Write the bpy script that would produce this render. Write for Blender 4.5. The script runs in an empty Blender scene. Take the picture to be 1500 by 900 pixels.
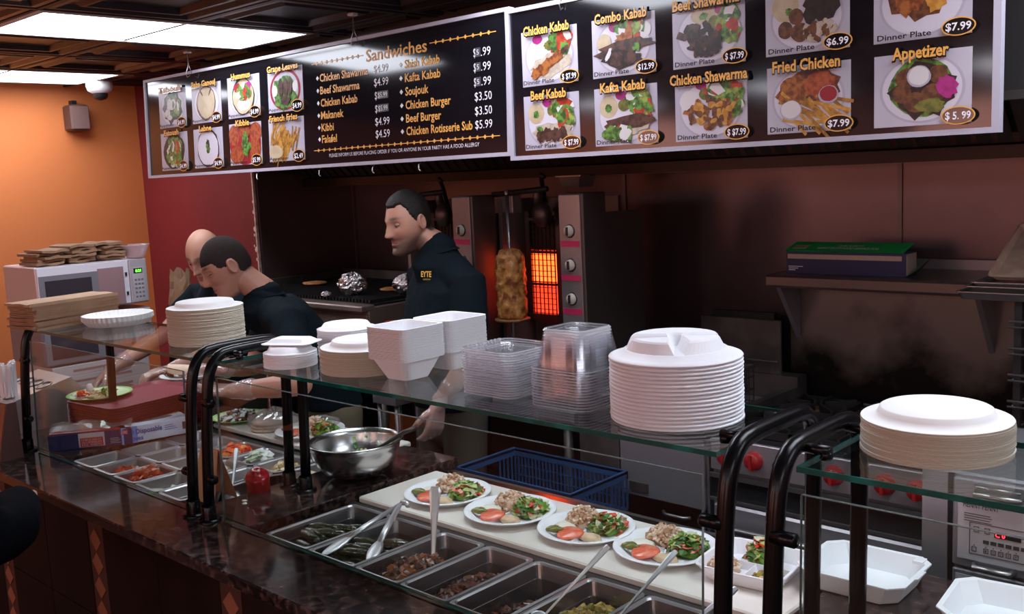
import bpy, bmesh, math, random
from math import sin, cos, pi, radians, sqrt, exp
from mathutils import Vector, Matrix
from mathutils import noise as mnoise
random.seed(7)
S = bpy.context.scene
COL = S.collection

# ---------------------------------------------------------------- camera
cam_d = bpy.data.cameras.new('camera')
cam = bpy.data.objects.new('camera', cam_d)
COL.objects.link(cam)
yaw, pitch, roll = 0.75407, 0.13450, -0.04706
f_ = Vector((-sin(yaw)*cos(pitch), cos(yaw)*cos(pitch), -sin(pitch)))
r_ = Vector((cos(yaw), sin(yaw), 0)); u_ = r_.cross(f_)
r2 = cos(roll)*r_ + sin(roll)*u_; u2 = -sin(roll)*r_ + cos(roll)*u_
m = Matrix((r2, u2, -f_)).transposed().to_4x4(); m.translation = (0, 0, 1.88)
cam.matrix_world = m
cam_d.lens = 1456.0/1500*36; cam_d.sensor_width = 36; cam_d.clip_start = 0.05
S.camera = cam

# ---------------------------------------------------------------- world, light, exposure
w = bpy.data.worlds.new('world'); S.world = w; w.use_nodes = True
bg = w.node_tree.nodes['Background']
bg.inputs[0].default_value = (0.55, 0.36, 0.28, 1); bg.inputs[1].default_value = 0.05
S.view_settings.view_transform = 'Standard'; S.view_settings.look = 'None'
S.view_settings.exposure = 0.32; S.view_settings.gamma = 1.0
S.cycles.transparent_max_bounces = 24
LIGHT_COL = (0.90, 0.90, 1.0)
def area(name, loc, size, energy, color, rot=(0, 0, 0)):
    l = bpy.data.lights.new(name, 'AREA'); l.shape = 'RECTANGLE'; l.size = size[0]; l.size_y = size[1]
    l.energy = energy; l.color = color
    o = bpy.data.objects.new(name, l); COL.objects.link(o); o.location = loc; o.rotation_euler = rot
    return o
# added warm fill lights behind the camera, for the fronts and back wall
for k, (x, y) in enumerate(((-5.2, -2.4), (-2.6, -2.9), (.6, -2.6))):
    l = bpy.data.lights.new('warm_fill', 'POINT'); l.energy = 42; l.color = (1.0, 0.47, 0.38); l.shadow_soft_size = 0.60
    o = bpy.data.objects.new('warm_fill', l); COL.objects.link(o); o.location = (x, y, 1.75)

# ---------------------------------------------------------------- helpers: materials
MATS = {}
def mat(name, color, rough=0.5, metal=0.0, noise=None, bump=None, emit=None, spec=0.5, coat=0.0, sss=0.0, trans=0.0, alpha=None, aniso=0.0):
    """noise=(scale, colour2, detail[, lo, hi]); bump=(scale, strength)"""
    if name in MATS: return MATS[name]
    m = bpy.data.materials.new(name); m.use_nodes = True
    nt = m.node_tree; b = nt.nodes['Principled BSDF']
    b.inputs['Base Color'].default_value = (*color, 1)
    b.inputs['Roughness'].default_value = rough; b.inputs['Metallic'].default_value = metal
    b.inputs['Specular IOR Level'].default_value = spec
    b.inputs['Coat Weight'].default_value = coat
    b.inputs['Transmission Weight'].default_value = trans
    if aniso: b.inputs['Anisotropic'].default_value = aniso
    if sss:
        b.inputs['Subsurface Weight'].default_value = sss; b.inputs['Subsurface Radius'].default_value = (.02, .008, .004); b.inputs['Subsurface Scale'].default_value = 0.4
    if alpha is not None: b.inputs['Alpha'].default_value = alpha
    tc = None
    if noise or bump:
        tc = nt.nodes.new('ShaderNodeTexCoord')
    if noise:
        n = nt.nodes.new('ShaderNodeTexNoise'); n.inputs['Scale'].default_value = noise[0]; n.inputs['Detail'].default_value = noise[2]
        nt.links.new(tc.outputs['Object'], n.inputs['Vector'])
        r = nt.nodes.new('ShaderNodeValToRGB')
        lo, hi = (noise[3], noise[4]) if len(noise) > 4 else (.35, .65)
        r.color_ramp.elements[0].position = lo; r.color_ramp.elements[0].color = (*color, 1)
        r.color_ramp.elements[1].position = hi; r.color_ramp.elements[1].color = (*noise[1], 1)
        nt.links.new(n.outputs['Fac'], r.inputs['Fac']); nt.links.new(r.outputs['Color'], b.inputs['Base Color'])
    if bump:
        n = nt.nodes.new('ShaderNodeTexNoise'); n.inputs['Scale'].default_value = bump[0]; n.inputs['Detail'].default_value = 3
        nt.links.new(tc.outputs['Object'], n.inputs['Vector'])
        bp = nt.nodes.new('ShaderNodeBump'); bp.inputs['Strength'].default_value = bump[1]; bp.inputs['Distance'].default_value = 0.01
        nt.links.new(n.outputs['Fac'], bp.inputs['Height']); nt.links.new(bp.outputs['Normal'], b.inputs['Normal'])
    if emit:
        b.inputs['Emission Color'].default_value = (*emit[0], 1); b.inputs['Emission Strength'].default_value = emit[1]
    MATS[name] = m
    return m
def glassy(name, tint=(1, 1, 1), rough=0.0, base=0.03, haze=0.0, hazecol=(.8, .8, .85), ior=1.5):
    """sheet glass or clear plastic: see-through with a Fresnel mirror and optional milky haze"""
    m = bpy.data.materials.new(name); m.use_nodes = True; nt = m.node_tree; nt.nodes.clear()
    out = nt.nodes.new('ShaderNodeOutputMaterial'); tr = nt.nodes.new('ShaderNodeBsdfTransparent'); gl = nt.nodes.new('ShaderNodeBsdfGlossy')
    tr.inputs[0].default_value = (*tint, 1); gl.inputs['Roughness'].default_value = rough
    fr = nt.nodes.new('ShaderNodeLayerWeight'); fr.inputs[0].default_value = .5
    pw = nt.nodes.new('ShaderNodeMath'); pw.operation = 'POWER'; pw.inputs[1].default_value = 4.5
    nt.links.new(fr.outputs['Facing'], pw.inputs[0])
    ad = nt.nodes.new('ShaderNodeMath'); ad.operation = 'MULTIPLY_ADD'; ad.inputs[1].default_value = .8; ad.inputs[2].default_value = base; ad.use_clamp = True
    nt.links.new(pw.outputs[0], ad.inputs[0])
    mx = nt.nodes.new('ShaderNodeMixShader'); nt.links.new(ad.outputs[0], mx.inputs[0])
    nt.links.new(tr.outputs[0], mx.inputs[1]); nt.links.new(gl.outputs[0], mx.inputs[2])
    last = mx
    if haze:
        df = nt.nodes.new('ShaderNodeBsdfDiffuse'); df.inputs[0].default_value = (*hazecol, 1)
        tl = nt.nodes.new('ShaderNodeBsdfTranslucent'); tl.inputs[0].default_value = (*hazecol, 1)
        a = nt.nodes.new('ShaderNodeMixShader'); a.inputs[0].default_value = .4
        nt.links.new(df.outputs[0], a.inputs[1]); nt.links.new(tl.outputs[0], a.inputs[2])
        m2 = nt.nodes.new('ShaderNodeMixShader'); m2.inputs[0].default_value = haze
        nt.links.new(mx.outputs[0], m2.inputs[1]); nt.links.new(a.outputs[0], m2.inputs[2]); last = m2
    nt.links.new(last.outputs[0], out.inputs[0]); MATS[name] = m
    return m

# ---------------------------------------------------------------- helpers: objects
def tag(o, label=None, cat=None, group=None, kind=None):
    if label: o['label'] = label
    if cat: o['category'] = cat
    if group: o['group'] = group
    if kind: o['kind'] = kind
    return o
def root(name, label, cat, loc=(0, 0, 0), rz=0.0, group=None):
    o = bpy.data.objects.new(name, None); COL.objects.link(o); o.location = loc; o.rotation_euler = (0, 0, rz)
    o.empty_display_size = 0.05
    return tag(o, label, cat, group)
ORD = 'topmost second third fourth fifth sixth seventh eighth ninth tenth eleventh twelfth thirteenth fourteenth fifteenth sixteenth seventeenth eighteenth nineteenth twentieth twenty-first twenty-second twenty-third twenty-fourth twenty-fifth twenty-sixth twenty-seventh twenty-eighth twenty-ninth thirtieth thirty-first thirty-second'.split()
def ordl(k, n, what):
    i = n-1-k
    return ('lowest ' if k == 0 else ORD[i]+' ')+what.replace('@', '' if k == 0 or i == 0 else 'from the top ')
def copy_tree(o, parent=None):
    c = o.copy(); COL.objects.link(c); c.parent = parent
    for ch in list(o.children): copy_tree(ch, c)
    return c
class MB:
    def __init__(s): s.v = []; s.f = []; s.mi = []; s.sm = []
    def add(s, vs, fs, mi=0, smooth=False, M=None):
        b = len(s.v)
        s.v += [tuple(M @ Vector(v)) for v in vs] if M is not None else [tuple(v) for v in vs]
        for f in fs: s.f.append(tuple(b+i for i in f)); s.mi.append(mi); s.sm.append(smooth)
        return s
    def box(s, x0, x1, y0, y1, z0, z1, mi=0, M=None, bev=0.0):
        if x0 > x1: x0, x1 = x1, x0
        if y0 > y1: y0, y1 = y1, y0
        if z0 > z1: z0, z1 = z1, z0
        if bev:
            b = min(bev, (x1-x0)*.49, (y1-y0)*.49, (z1-z0)*.49)
            # three nested rings: chamfered box
            vs = []
            for z, e in ((z0, b), (z0+b, 0), (z1-b, 0), (z1, b)):
                X0, X1, Y0, Y1 = x0+e, x1-e, y0+e, y1-e
                c = b
                vs += [(X0+c, Y0, z), (X1-c, Y0, z), (X1, Y0+c, z), (X1, Y1-c, z), (X1-c, Y1, z), (X0+c, Y1, z), (X0, Y1-c, z), (X0, Y0+c, z)]
            fs = [tuple(range(7, -1, -1)), tuple(range(24, 32))]
            for k in range(3):
                for i in range(8): j = (i+1) % 8; fs.append((k*8+i, k*8+j, k*8+8+j, k*8+8+i))
            return s.add(vs, fs, mi, False, M)
        vs = [(x0, y0, z0), (x1, y0, z0), (x1, y1, z0), (x0, y1, z0), (x0, y0, z1), (x1, y0, z1), (x1, y1, z1), (x0, y1, z1)]
        return s.add(vs, [(0, 3, 2, 1), (4, 5, 6, 7), (0, 1, 5, 4), (1, 2, 6, 5), (2, 3, 7, 6), (3, 0, 4, 7)], mi, False, M)
    def lathe(s, prof, n=48, mi=0, M=None, smooth=True, cap0=False, cap1=False, closed=False, fn=None):
        vs = []
        for (r, z) in prof:
            for i in range(n):
                a = 2*pi*i/n; rr = r; zz = z
                if fn: rr, zz = fn(r, z, a)
                vs.append((rr*cos(a), rr*sin(a), zz))
        fs = []; L = len(prof)
        for k in range(L-1 if not closed else L):
            k2 = (k+1) % L
            for i in range(n):
                j = (i+1) % n; fs.append((k*n+i, k*n+j, k2*n+j, k2*n+i))
        if cap0: fs.append(tuple(range(n-1, -1, -1)))
        if cap1: fs.append(tuple((L-1)*n+i for i in range(n)))
        return s.add(vs, fs, mi, smooth, M)
    def tube(s, pts, r, n=10, mi=0, smooth=True, cap=True, M=None):
        pts = [Vector(p) for p in pts]; rr = r if isinstance(r, (list, tuple)) else [r]*len(pts)
        vs = []; up = None
        for i, p in enumerate(pts):
            a = pts[max(i-1, 0)]; b = pts[min(i+1, len(pts)-1)]; t = (b-a).normalized()
            if up is None:
                up = Vector((0, 0, 1)) if abs(t.z) < .9 else Vector((1, 0, 0))
            s1 = t.cross(up).normalized(); up = s1.cross(t).normalized()
            for k in range(n):
                an = 2*pi*k/n; vs.append(p + rr[i]*(cos(an)*s1 + sin(an)*up))
        fs = []
        for i in range(len(pts)-1):
            for k in range(n):
                j = (k+1) % n; fs.append((i*n+k, i*n+j, (i+1)*n+j, (i+1)*n+k))
        if cap: fs.append(tuple(range(n-1, -1, -1))); fs.append(tuple((len(pts)-1)*n+k for k in range(n)))
        return s.add(vs, fs, mi, smooth, M)
    def prism(s, poly, z0, z1, mi=0, M=None, smooth=False):
        n = len(poly); vs = [(x, y, z0) for x, y in poly] + [(x, y, z1) for x, y in poly]
        fs = [tuple(range(n-1, -1, -1)), tuple(range(n, 2*n))] + [(i, (i+1) % n, n+(i+1) % n, n+i) for i in range(n)]
        return s.add(vs, fs, mi, smooth, M)
    def loft(s, rings, mi=0, smooth=False, cap0=True, cap1=True, M=None):
        n = len(rings[0]); vs = [p for r in rings for p in r]; fs = []
        for k in range(len(rings)-1):
            for i in range(n): j = (i+1) % n; fs.append((k*n+i, k*n+j, (k+1)*n+j, (k+1)*n+i))
        if cap0: fs.append(tuple(range(n-1, -1, -1)))
        if cap1: fs.append(tuple((len(rings)-1)*n+i for i in range(n)))
        return s.add(vs, fs, mi, smooth, M)
    def ball(s, c, r, n=12, mi=0, M=None, jit=0.0, seed=0):
        rx, ry, rz = r if isinstance(r, (tuple, list)) else (r, r, r); vs = []; m_ = max(4, n//2)
        vs.append((c[0], c[1], c[2]-rz))
        for k in range(1, m_):
            t = -pi/2 + pi*k/m_
            for i in range(n):
                a = 2*pi*i/n; d = Vector((cos(a)*cos(t), sin(a)*cos(t), sin(t)))
                q = 1.0
                if jit: q += jit*mnoise.noise(d*2.3+Vector((seed*3.1, seed*1.7, seed)))
                vs.append((c[0]+rx*d.x*q, c[1]+ry*d.y*q, c[2]+rz*d.z*q))
        vs.append((c[0], c[1], c[2]+rz)); T = len(vs)-1; fs = []
        for i in range(n): fs.append((0, 1+(i+1) % n, 1+i)); fs.append((T, T-n+i, T-n+(i+1) % n))
        for k in range(m_-2):
            for i in range(n): j = (i+1) % n; a = 1+k*n; fs.append((a+i, a+j, a+n+j, a+n+i))
        return s.add(vs, fs, mi, True, M)
    def mesh(s, name, mats):
        me = bpy.data.meshes.new(name); me.from_pydata(s.v, [], s.f)
        for m in (mats if isinstance(mats, (list, tuple)) else [mats]): me.materials.append(m)
        me.polygons.foreach_set('material_index', s.mi); me.polygons.foreach_set('use_smooth', s.sm); me.update()
        return me
    def build(s, name, mats, parent=None, loc=None, rz=0.0, label=None, cat=None, group=None, kind=None):
        o = bpy.data.objects.new(name, s.mesh(name, mats)); COL.objects.link(o)
        if parent is not None: o.parent = parent
        if loc is not None: o.location = loc
        if rz: o.rotation_euler = (0, 0, rz)
        return tag(o, label, cat, group, kind)
def inst(name, me, parent=None, loc=(0, 0, 0), rz=0.0, rot=None, scale=None, **kw):
    o = bpy.data.objects.new(name, me); COL.objects.link(o); o.location = loc
    o.rotation_euler = rot if rot else (0, 0, rz)
    if scale: o.scale = scale
    if parent is not None: o.parent = parent
    return tag(o, **kw)
def T(x, y, z): return Matrix.Translation((x, y, z))
def RX(a): return Matrix.Rotation(a, 4, 'X')
def RY(a): return Matrix.Rotation(a, 4, 'Y')
def RZ(a): return Matrix.Rotation(a, 4, 'Z')
def rrect(w, d, r, n=5, cx=0, cy=0):
    pts = []
    for (sx, sy, a0) in ((1, -1, -90), (1, 1, 0), (-1, 1, 90), (-1, -1, 180)):
        for k in range(n+1):
            a = radians(a0+90*k/n); pts.append((cx+sx*(w/2-r)+r*cos(a), cy+sy*(d/2-r)+r*sin(a)))
    return pts
def text(s, name, mt, parent, x0, x1, zc, h, y, fit=True, ext=0.0006, M=None, bold=0.0, shear=0.0, label=None):
    """flat lettering: in the XZ plane facing -Y, width fitted between x0 and x1, cap height h centred on zc"""
    c = bpy.data.curves.new('lettering', 'FONT'); c.body = s; c.size = 1; c.resolution_u = 2; c.extrude = 0.0; c.offset = bold; c.shear = shear
    o = bpy.data.objects.new('lettering', c); COL.objects.link(o)
    dg = bpy.context.evaluated_depsgraph_get(); me = bpy.data.meshes.new_from_object(o.evaluated_get(dg))
    bpy.data.objects.remove(o); bpy.data.curves.remove(c)
    if not me.vertices: return None
    xs = [v.co.x for v in me.vertices]; ys = [v.co.y for v in me.vertices]
    a, b = min(xs), max(xs); cap = 0.69
    sx = (x1-x0)/(b-a) if fit else h/cap
    sy = h/cap
    for v in me.vertices:
        p = Vector((x0+(v.co.x-a)*sx, y, zc-h/2+v.co.y*sy))
        v.co = (M @ p) if M is not None else p
    me.name = name; me.materials.append(mt)
    ob = bpy.data.objects.new(name, me); COL.objects.link(ob); ob.parent = parent
    if label: ob['label'] = label
    return ob

# ---------------------------------------------------------------- shared materials
steel = mat('brushed_steel', (.36, .34, .34), .32, .9, bump=(60, .05))
steel_b = mat('polished_steel', (.62, .62, .64), .2, 1.0)
steel_d = mat('dark_greasy_steel', (.10, .085, .08), .38, .85, noise=(2.2, (.17, .15, .145), 4), bump=(9, .12))
steel_wall_m = mat('hood_wall_steel', (.125, .086, .090), .34, .6, noise=(1.3, (.18, .125, .13), 5), bump=(1.6, .16))
black_m = mat('black_metal', (.0035, .0035, .0045), .26, .0, spec=.28)
blackplas = mat('black_plastic', (.012, .012, .014), .4)
white_foam = mat('white_foam', (.86, .86, .90), .55, sss=.0)
paper_w = mat('white_paper_plate', (.80, .79, .78), .7)
paper_edge = mat('paper_plate_rim', (.52, .45, .34), .85)  # tan rim, darkened to stand for shade in the gaps between plates
# ================================================================= THE SETTING
tile_floor = mat('floor_tile', (.035, .018, .015), .45, noise=(5, (.06, .03, .025), 4))
MB().box(-6.6, 3, -3.6, 4.2, -.06, 0).build('floor', tile_floor, kind='structure')
ceil_m = mat('dark_ceiling', (.020, .010, .010), .38)
ceil = MB().box(-6.6, 3, -3.6, 4.2, 2.61, 2.66).build('ceiling', ceil_m, kind='structure')
# pressed ceiling tiles, 0.61 m grid, nested raised frames
def tile_mesh():
    b = MB(); h = .299
    prof = [(h, 0), (h-.012, -.012), (h-.035, -.012), (h-.05, .004), (h-.085, .004), (h-.10, -.010), (h-.115, -.010), (h-.13, .012), (.0, .012)]
    rings = []
    for e, z in prof[:-1]: rings.append([(-e, -e, z), (e, -e, z), (e, e, z), (-e, e, z)])
    b.loft(rings, cap0=False, cap1=True)
    return b.mesh('ceiling_tile', mat('ceiling_tile_plastic', (.015, .009, .012), .36, spec=.45))
tm = tile_mesh()
XG = -3.77; YG = 1.58; G = .61
lamps = []
def is_lamp(i, j):   # i: column index to the left of XG, j: row index above YG
    return (i % 3 == 0) and (j in (0, 1, -8, -7) or (i == 9 and j in (-4, -3)))
for i in range(-11, 5):
    for j in range(-8, 5):
        x = XG + G*(i-.5)+0; y = YG+G*(j+.5)
        if x < -6.5 or x > 2.9 or y < -3.5 or y > 4.1: continue
        if is_lamp(i, j): continue
        inst('ceiling_tile', tm, ceil, (x, y, 2.56))
grid = MB()
for i in range(-5, 12):
    x = XG + G*(i-6)
    if -6.5 < x < 2.9: grid.box(x-.009, x+.009, -3.5, 4.1, 2.545, 2.56)
for j in range(-8, 6):
    y = YG+G*j
    if -3.5 < y < 4.1: grid.box(-6.5, 2.9, y-.009, y+.009, 2.546, 2.561)
g = grid.build('ceiling_grid', mat('grid_brown', (.016, .009, .011), .5), ceil)
# recessed lamps
diff_m = mat('lamp_diffuser', (.9, .9, .95), .5, emit=((.86, .90, 1.0), 9.0))
frame_m = mat('lamp_frame_white', (.7, .7, .72), .5)
def lamp(ix, jy, label):
    x0 = XG+G*(ix-1); y0 = YG+G*jy
    t = root('ceiling_lamp', label, 'ceiling light', (x0+G/2, y0+G, 2.545), group='recessed ceiling lights')
    fr = MB()
    hw, hl = G/2-.006, G-.006
    for (a, b_, c, d) in ((-hw, hw, -hl, -hl+.022), (-hw, hw, hl-.022, hl), (-hw, -hw+.022, -hl+.022, hl-.022), (hw-.022, hw, -hl+.022, hl-.022)):
        fr.box(a, b_, c, d, -.004, .012)
    fr.build('lamp_frame', frame_m, t)
    MB().box(-hw+.022, hw-.022, -hl+.022, hl-.022, .002, .008).build('diffuser', diff_m, t)
    return t
LAMPS = []
for ix in (-3, 0, 3, 6, 9):
    for jy in ((-8, -4, 0) if ix > 8 else (-8, 0)):
        lb = {(0, 0): 'large recessed fluorescent ceiling light nearer the menu boards', (-3, 0): 'recessed fluorescent ceiling light at the far left edge above orange wall', (3, 0): 'recessed ceiling light over the middle glass shelf, above the frame', (6, 0): 'recessed ceiling light over the near glass shelf, above the frame', (9, 0): 'recessed ceiling light right of the camera, over the counter end', (9, -4): 'recessed ceiling light over the dining side right of the camera', (-3, -8): 'far back dining room ceiling light near the orange wall', (0, -8): 'back dining room ceiling light, second from the orange wall', (3, -8): 'back dining room ceiling light, third from the orange wall', (6, -8): 'back dining room ceiling light, fourth from the orange wall', (9, -8): 'back dining room ceiling light nearest the right wall'}[(ix, jy)]
        x0 = XG+G*(ix-1)
        if x0 < -6.5 or x0 > 2.5: continue
        LAMPS.append(lamp(ix, jy, lb))
# walls
orange_m = mat('orange_wall_paint', (.66, .20, .055), .75, noise=(1.0, (.60, .18, .05), 3), bump=(220, .08))
red_m = mat('red_wall_paint', (.20, .012, .014), .7, noise=(1.5, (.16, .010, .012), 3), bump=(220, .08))
MB().box(-6.56, -6.42, -3.6, 3.27, 0, 2.61).build('wall_left', orange_m, kind='structure')
wr = MB().box(-6.56, -5.1, 3.265, 3.40, 0, 2.61).build('wall_back_red', red_m, kind='structure')
MB().box(-5.104, -5.092, 3.259, 3.275, 0, 2.5).build('corner_bead', mat('bare_drywall', (.45, .26, .16), .8, noise=(30, (.75, .65, .6), 4)), wr)
chip = MB()
for z, dx, s in ((1.62, -.012, .012), (1.585, -.02, .007), (1.72, -.014, .008), (1.52, -.03, .006), (1.50, -.013, .012), (1.44, -.015, .007), (1.78, -.011, .006)):
    chip.ball((-5.104+dx, 3.2645, z), (s, .001, s*1.4), 8, jit=.5, seed=z*9)
chip.build('paint_chip', mat('chipped_paint', (.7, .62, .58), .8), wr)
sw = MB().box(-5.15, -5.088, 3.28, 4.0, 0, 2.61).build('wall_side_steel', steel_wall_m, kind='structure')
wb = MB().box(-5.1, 1.6, 4.0, 4.1, 0, 2.61).build('wall_back_steel', steel_d, kind='structure')
edges = [-5.088, -2.945, -1.585, -.3, 1.0]   # sheet panels with joints
for a, b_ in zip(edges, edges[1:]):
    MB().box(a+.003, b_-.003, 3.985, 4.0, .02, 2.5, bev=.003).build('steel_panel', steel_wall_m, wb)
    MB().box(b_-.009, b_+.009, 3.977, 3.986, .02, 2.5).build('joint_strip', steel_d, wb)
MB().box(-5.088, -5.078, 3.28, 3.985, .02, 2.5).build('steel_panel', steel_wall_m, sw)
MB().box(-5.078, -5.06, 3.965, 3.985, .02, 2.0).build('joint_strip', steel_wall_m, sw)
MB().box(2.94, 3.0, -3.6, 4.2, 0, 2.61).build('wall_right', mat('tan_wall', (.30, .13, .07), .8), kind='structure')
MB().box(-6.6, 3, -3.7, -3.6, 0, 2.61).build('wall_front', mat('tan_wall2', (.28, .10, .055), .8), kind='structure')

# exhaust hood
hd = root('exhaust_hood', 'long dark steel exhaust hood with slanted grease filters behind the menu boards', 'hood', (-5.08, 3.0, 1.85))
HX0, HX1 = 0.0, 6.4
tr = MB()   # rear grease trough
tr.loft([[(x, .60, .0), (x, .60, .045), (x, .61, .052), (x, .66, .052), (x, .66, 0)] for x in (HX0, HX1)])
tr.build('grease_trough', mat('trough_steel', (.028, .022, .021), .36, .8, bump=(5, .06)), hd)
MB().box(HX0, HX1, .66, .98, -.002, .012).build('rear_panel', steel_d, hd)
MB().box(HX0, HX1, -.02, 0, .17, .76).build('front_fascia', mat('fascia_steel', (.09, .085, .085), .35, .8), hd)
MB().loft([[(HX0, .0, .17), (HX0, 0, .7), (HX0, .98, .7), (HX0, .98, .0)], [(HX0+.02, .0, .17), (HX0+.02, 0, .7), (HX0+.02, .98, .7), (HX0+.02, .98, .0)]]).build('side_panel', steel_d, hd)
MB().box(HX0+.02, HX1, 0, .98, .69, .70).build('top_panel', steel_d, hd)
MB().box(HX0, HX1, -.022, .03, .165, .19).build('front_gutter', steel_d, hd)
# baffle filters: slanting slats
slat = MB(); L_ = .62
slat.loft([[(-.024, 0, 0), (-.016, 0, .016), (.016, 0, .016), (.024, 0, 0)], [(-.024, -.44, .44), (-.016, -.44, .456), (.016, -.44, .456), (.024, -.44, .44)]])
sm_ = slat.mesh('baffle_slat', steel_d)
k = 0; x = .06
while x < HX1-.05:
    inst('baffle_slat', sm_, hd, (x, .60, .055)); x += .068
MB().loft([[(HX0, .62, .085), (HX0, .18, .53), (HX0, .18, .55), (HX0, .63, .10)], [(HX1, .62, .085), (HX1, .18, .53), (HX1, .18, .55), (HX1, .63, .10)]]).build('filter_backing', blackplas, hd)
# grease cup hanging from the trough
t = root('grease_cup', 'small square steel grease cup under the hood between shawarma broiler and wall joint', 'cup', (-2.93, 3.60, 1.80))
MB().loft([[(-.05, -.05, -.0), (.05, -.05, 0), (.05, .05, 0), (-.05, .05, 0)], [(-.062, -.06, .05), (.062, -.06, .05), (.062, .06, .05), (-.062, .06, .05)]], cap1=False).build('cup_body', steel, t)
MB().box(-.075, .075, -.068, .068, .048, .054).build('cup_rim', steel, t)
# dome camera and little speaker box
t = root('dome_camera', 'white dome security camera with black lens on the ceiling beside orange wall', 'camera', (-5.98, 2.82, 2.545))
b = MB(); b.lathe([(.0, 0), (.075, 0), (.078, -.03), (.07, -.06), (.045, -.075)], 32); b.build('camera_housing', frame_m, t)
b = MB(); b.lathe([(.045, -.075), (.042, -.095), (.03, -.11), (.0, -.118)], 24); b.build('lens_dome', blackplas, t)
t = root('wall_speaker', 'small dark box speaker high on the orange wall below dome camera', 'speaker', (-6.42, 2.83, 2.36))
MB().box(.0, .12, -.06, .06, -.09, .07, bev=.01).build('speaker_box', mat('speaker_brown', (.10, .05, .04), .5), t)
MB().box(.12, .125, -.05, .05, -.08, .06).build('speaker_grille', mat('grille_dark', (.16, .09, .08), .7), t)
MB().box(.0, .05, -.015, .015, .07, .10).build('bracket', blackplas, t)
# ================================================================= MENU BOARDS
mblack = mat('menu_board_black', (.006, .006, .009), .085, spec=.7)
mframe = mat('menu_board_frame', (.40, .38, .46), .5)
gold = mat('menu_gold_print', (.72, .36, .07), .4)
mwhite = mat('menu_white_print', (.75, .74, .80), .4)
mbrown = mat('menu_brown_print', (.04, .022, .02), .6, spec=.1)
photo_bg = mat('menu_photo_ground', (.44, .42, .50), .3, noise=(5, (.38, .365, .45), 2))
pl_w = mat('menu_plate_print', (.52, .50, .58), .3); pl_s = mat('menu_plate_shade_print', (.36, .34, .42), .3)
PC = {}
def pc(n, c, c2=None, sc=60):
    c = tuple(v*.62 for v in c); c2 = tuple(v*.62 for v in c2) if c2 else None
    return mat('print_'+n, c, .35, noise=(sc, c2 or tuple(v*.45 for v in c), 4, .42, .6))
P_meat = pc('grilled_meat', (.13, .055, .04), (.04, .02, .018)); P_chk = pc('chicken', (.50, .17, .04), (.22, .05, .015)); P_rice = pc('rice', (.72, .62, .50), (.55, .45, .36))
P_green = pc('salad', (.16, .40, .06), (.03, .10, .02)); P_pink = pc('turnip', (.55, .03, .28), (.40, .02, .2)); P_hum = pc('hummus', (.75, .62, .42), (.66, .52, .34), 20)
P_red = pc('tomato', (.65, .06, .02), (.4, .03, .01)); P_white = mat('print_cream', (.56, .54, .55), .35); P_pick = pc('pickle', (.24, .24, .04), (.12, .14, .03)); P_dark = pc('dark_food', (.03, .02, .02), (.008, .006, .008))
P_fry = pc('fries', (.80, .42, .08), (.6, .26, .03)); P_falaf = pc('falafel', (.22, .08, .03), (.09, .03, .015)); P_mar = mat('print_maroon_plate', (.25, .01, .02), .3); P_org = pc('kibbie', (.55, .12, .04), (.3, .04, .015))
def blob(b, x, z, rx, rz, y, jit=.35, rot=0.0, n=18, seed=0, mi=0):
    vs = [(x, y, z)]
    for i in range(n):
        a = 2*pi*i/n; q = 1+jit*mnoise.noise(Vector((cos(a)*1.7+seed*2.3, sin(a)*1.7+x*11, z*7+seed)))
        if jit > .3: q *= 1 + (.10 if i % 2 else -.06)
        px, pz = rx*q*cos(a), rz*q*sin(a)
        vs.append((x+px*cos(rot)-pz*sin(rot), y, z+px*sin(rot)+pz*cos(rot)))
    b.add(vs, [(0, 1+i, 1+(i+1) % n) for i in range(n)], mi)
def disc(x, z, rx, rz, y, n=32):
    b = MB(); b.add([(x, y, z)]+[(x+rx*cos(2*pi*i/n), y, z+rz*sin(2*pi*i/n)) for i in range(n)], [(0, 1+i, 1+(i+1) % n) for i in range(n)]); return b
def board(name, label, W, H, loc, rx=-0.043):
    t = root(name, label, 'menu board', loc, group=None); t.rotation_euler = (rx, 0, 0)
    MB().box(0, W, 0, .018, 0, H).build('board_panel', mblack, t)
    fw = .014
    for (a, b_, c, d) in ((0, W, 0, fw), (0, W, H-fw, H), (0, fw, fw, H-fw), (W-fw, W, fw, H-fw)):
        MB().box(a-.002, b_+.002, -.008, .02, c, d).build('frame_strip', mframe, t)
    return t
yP = -.0012
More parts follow.
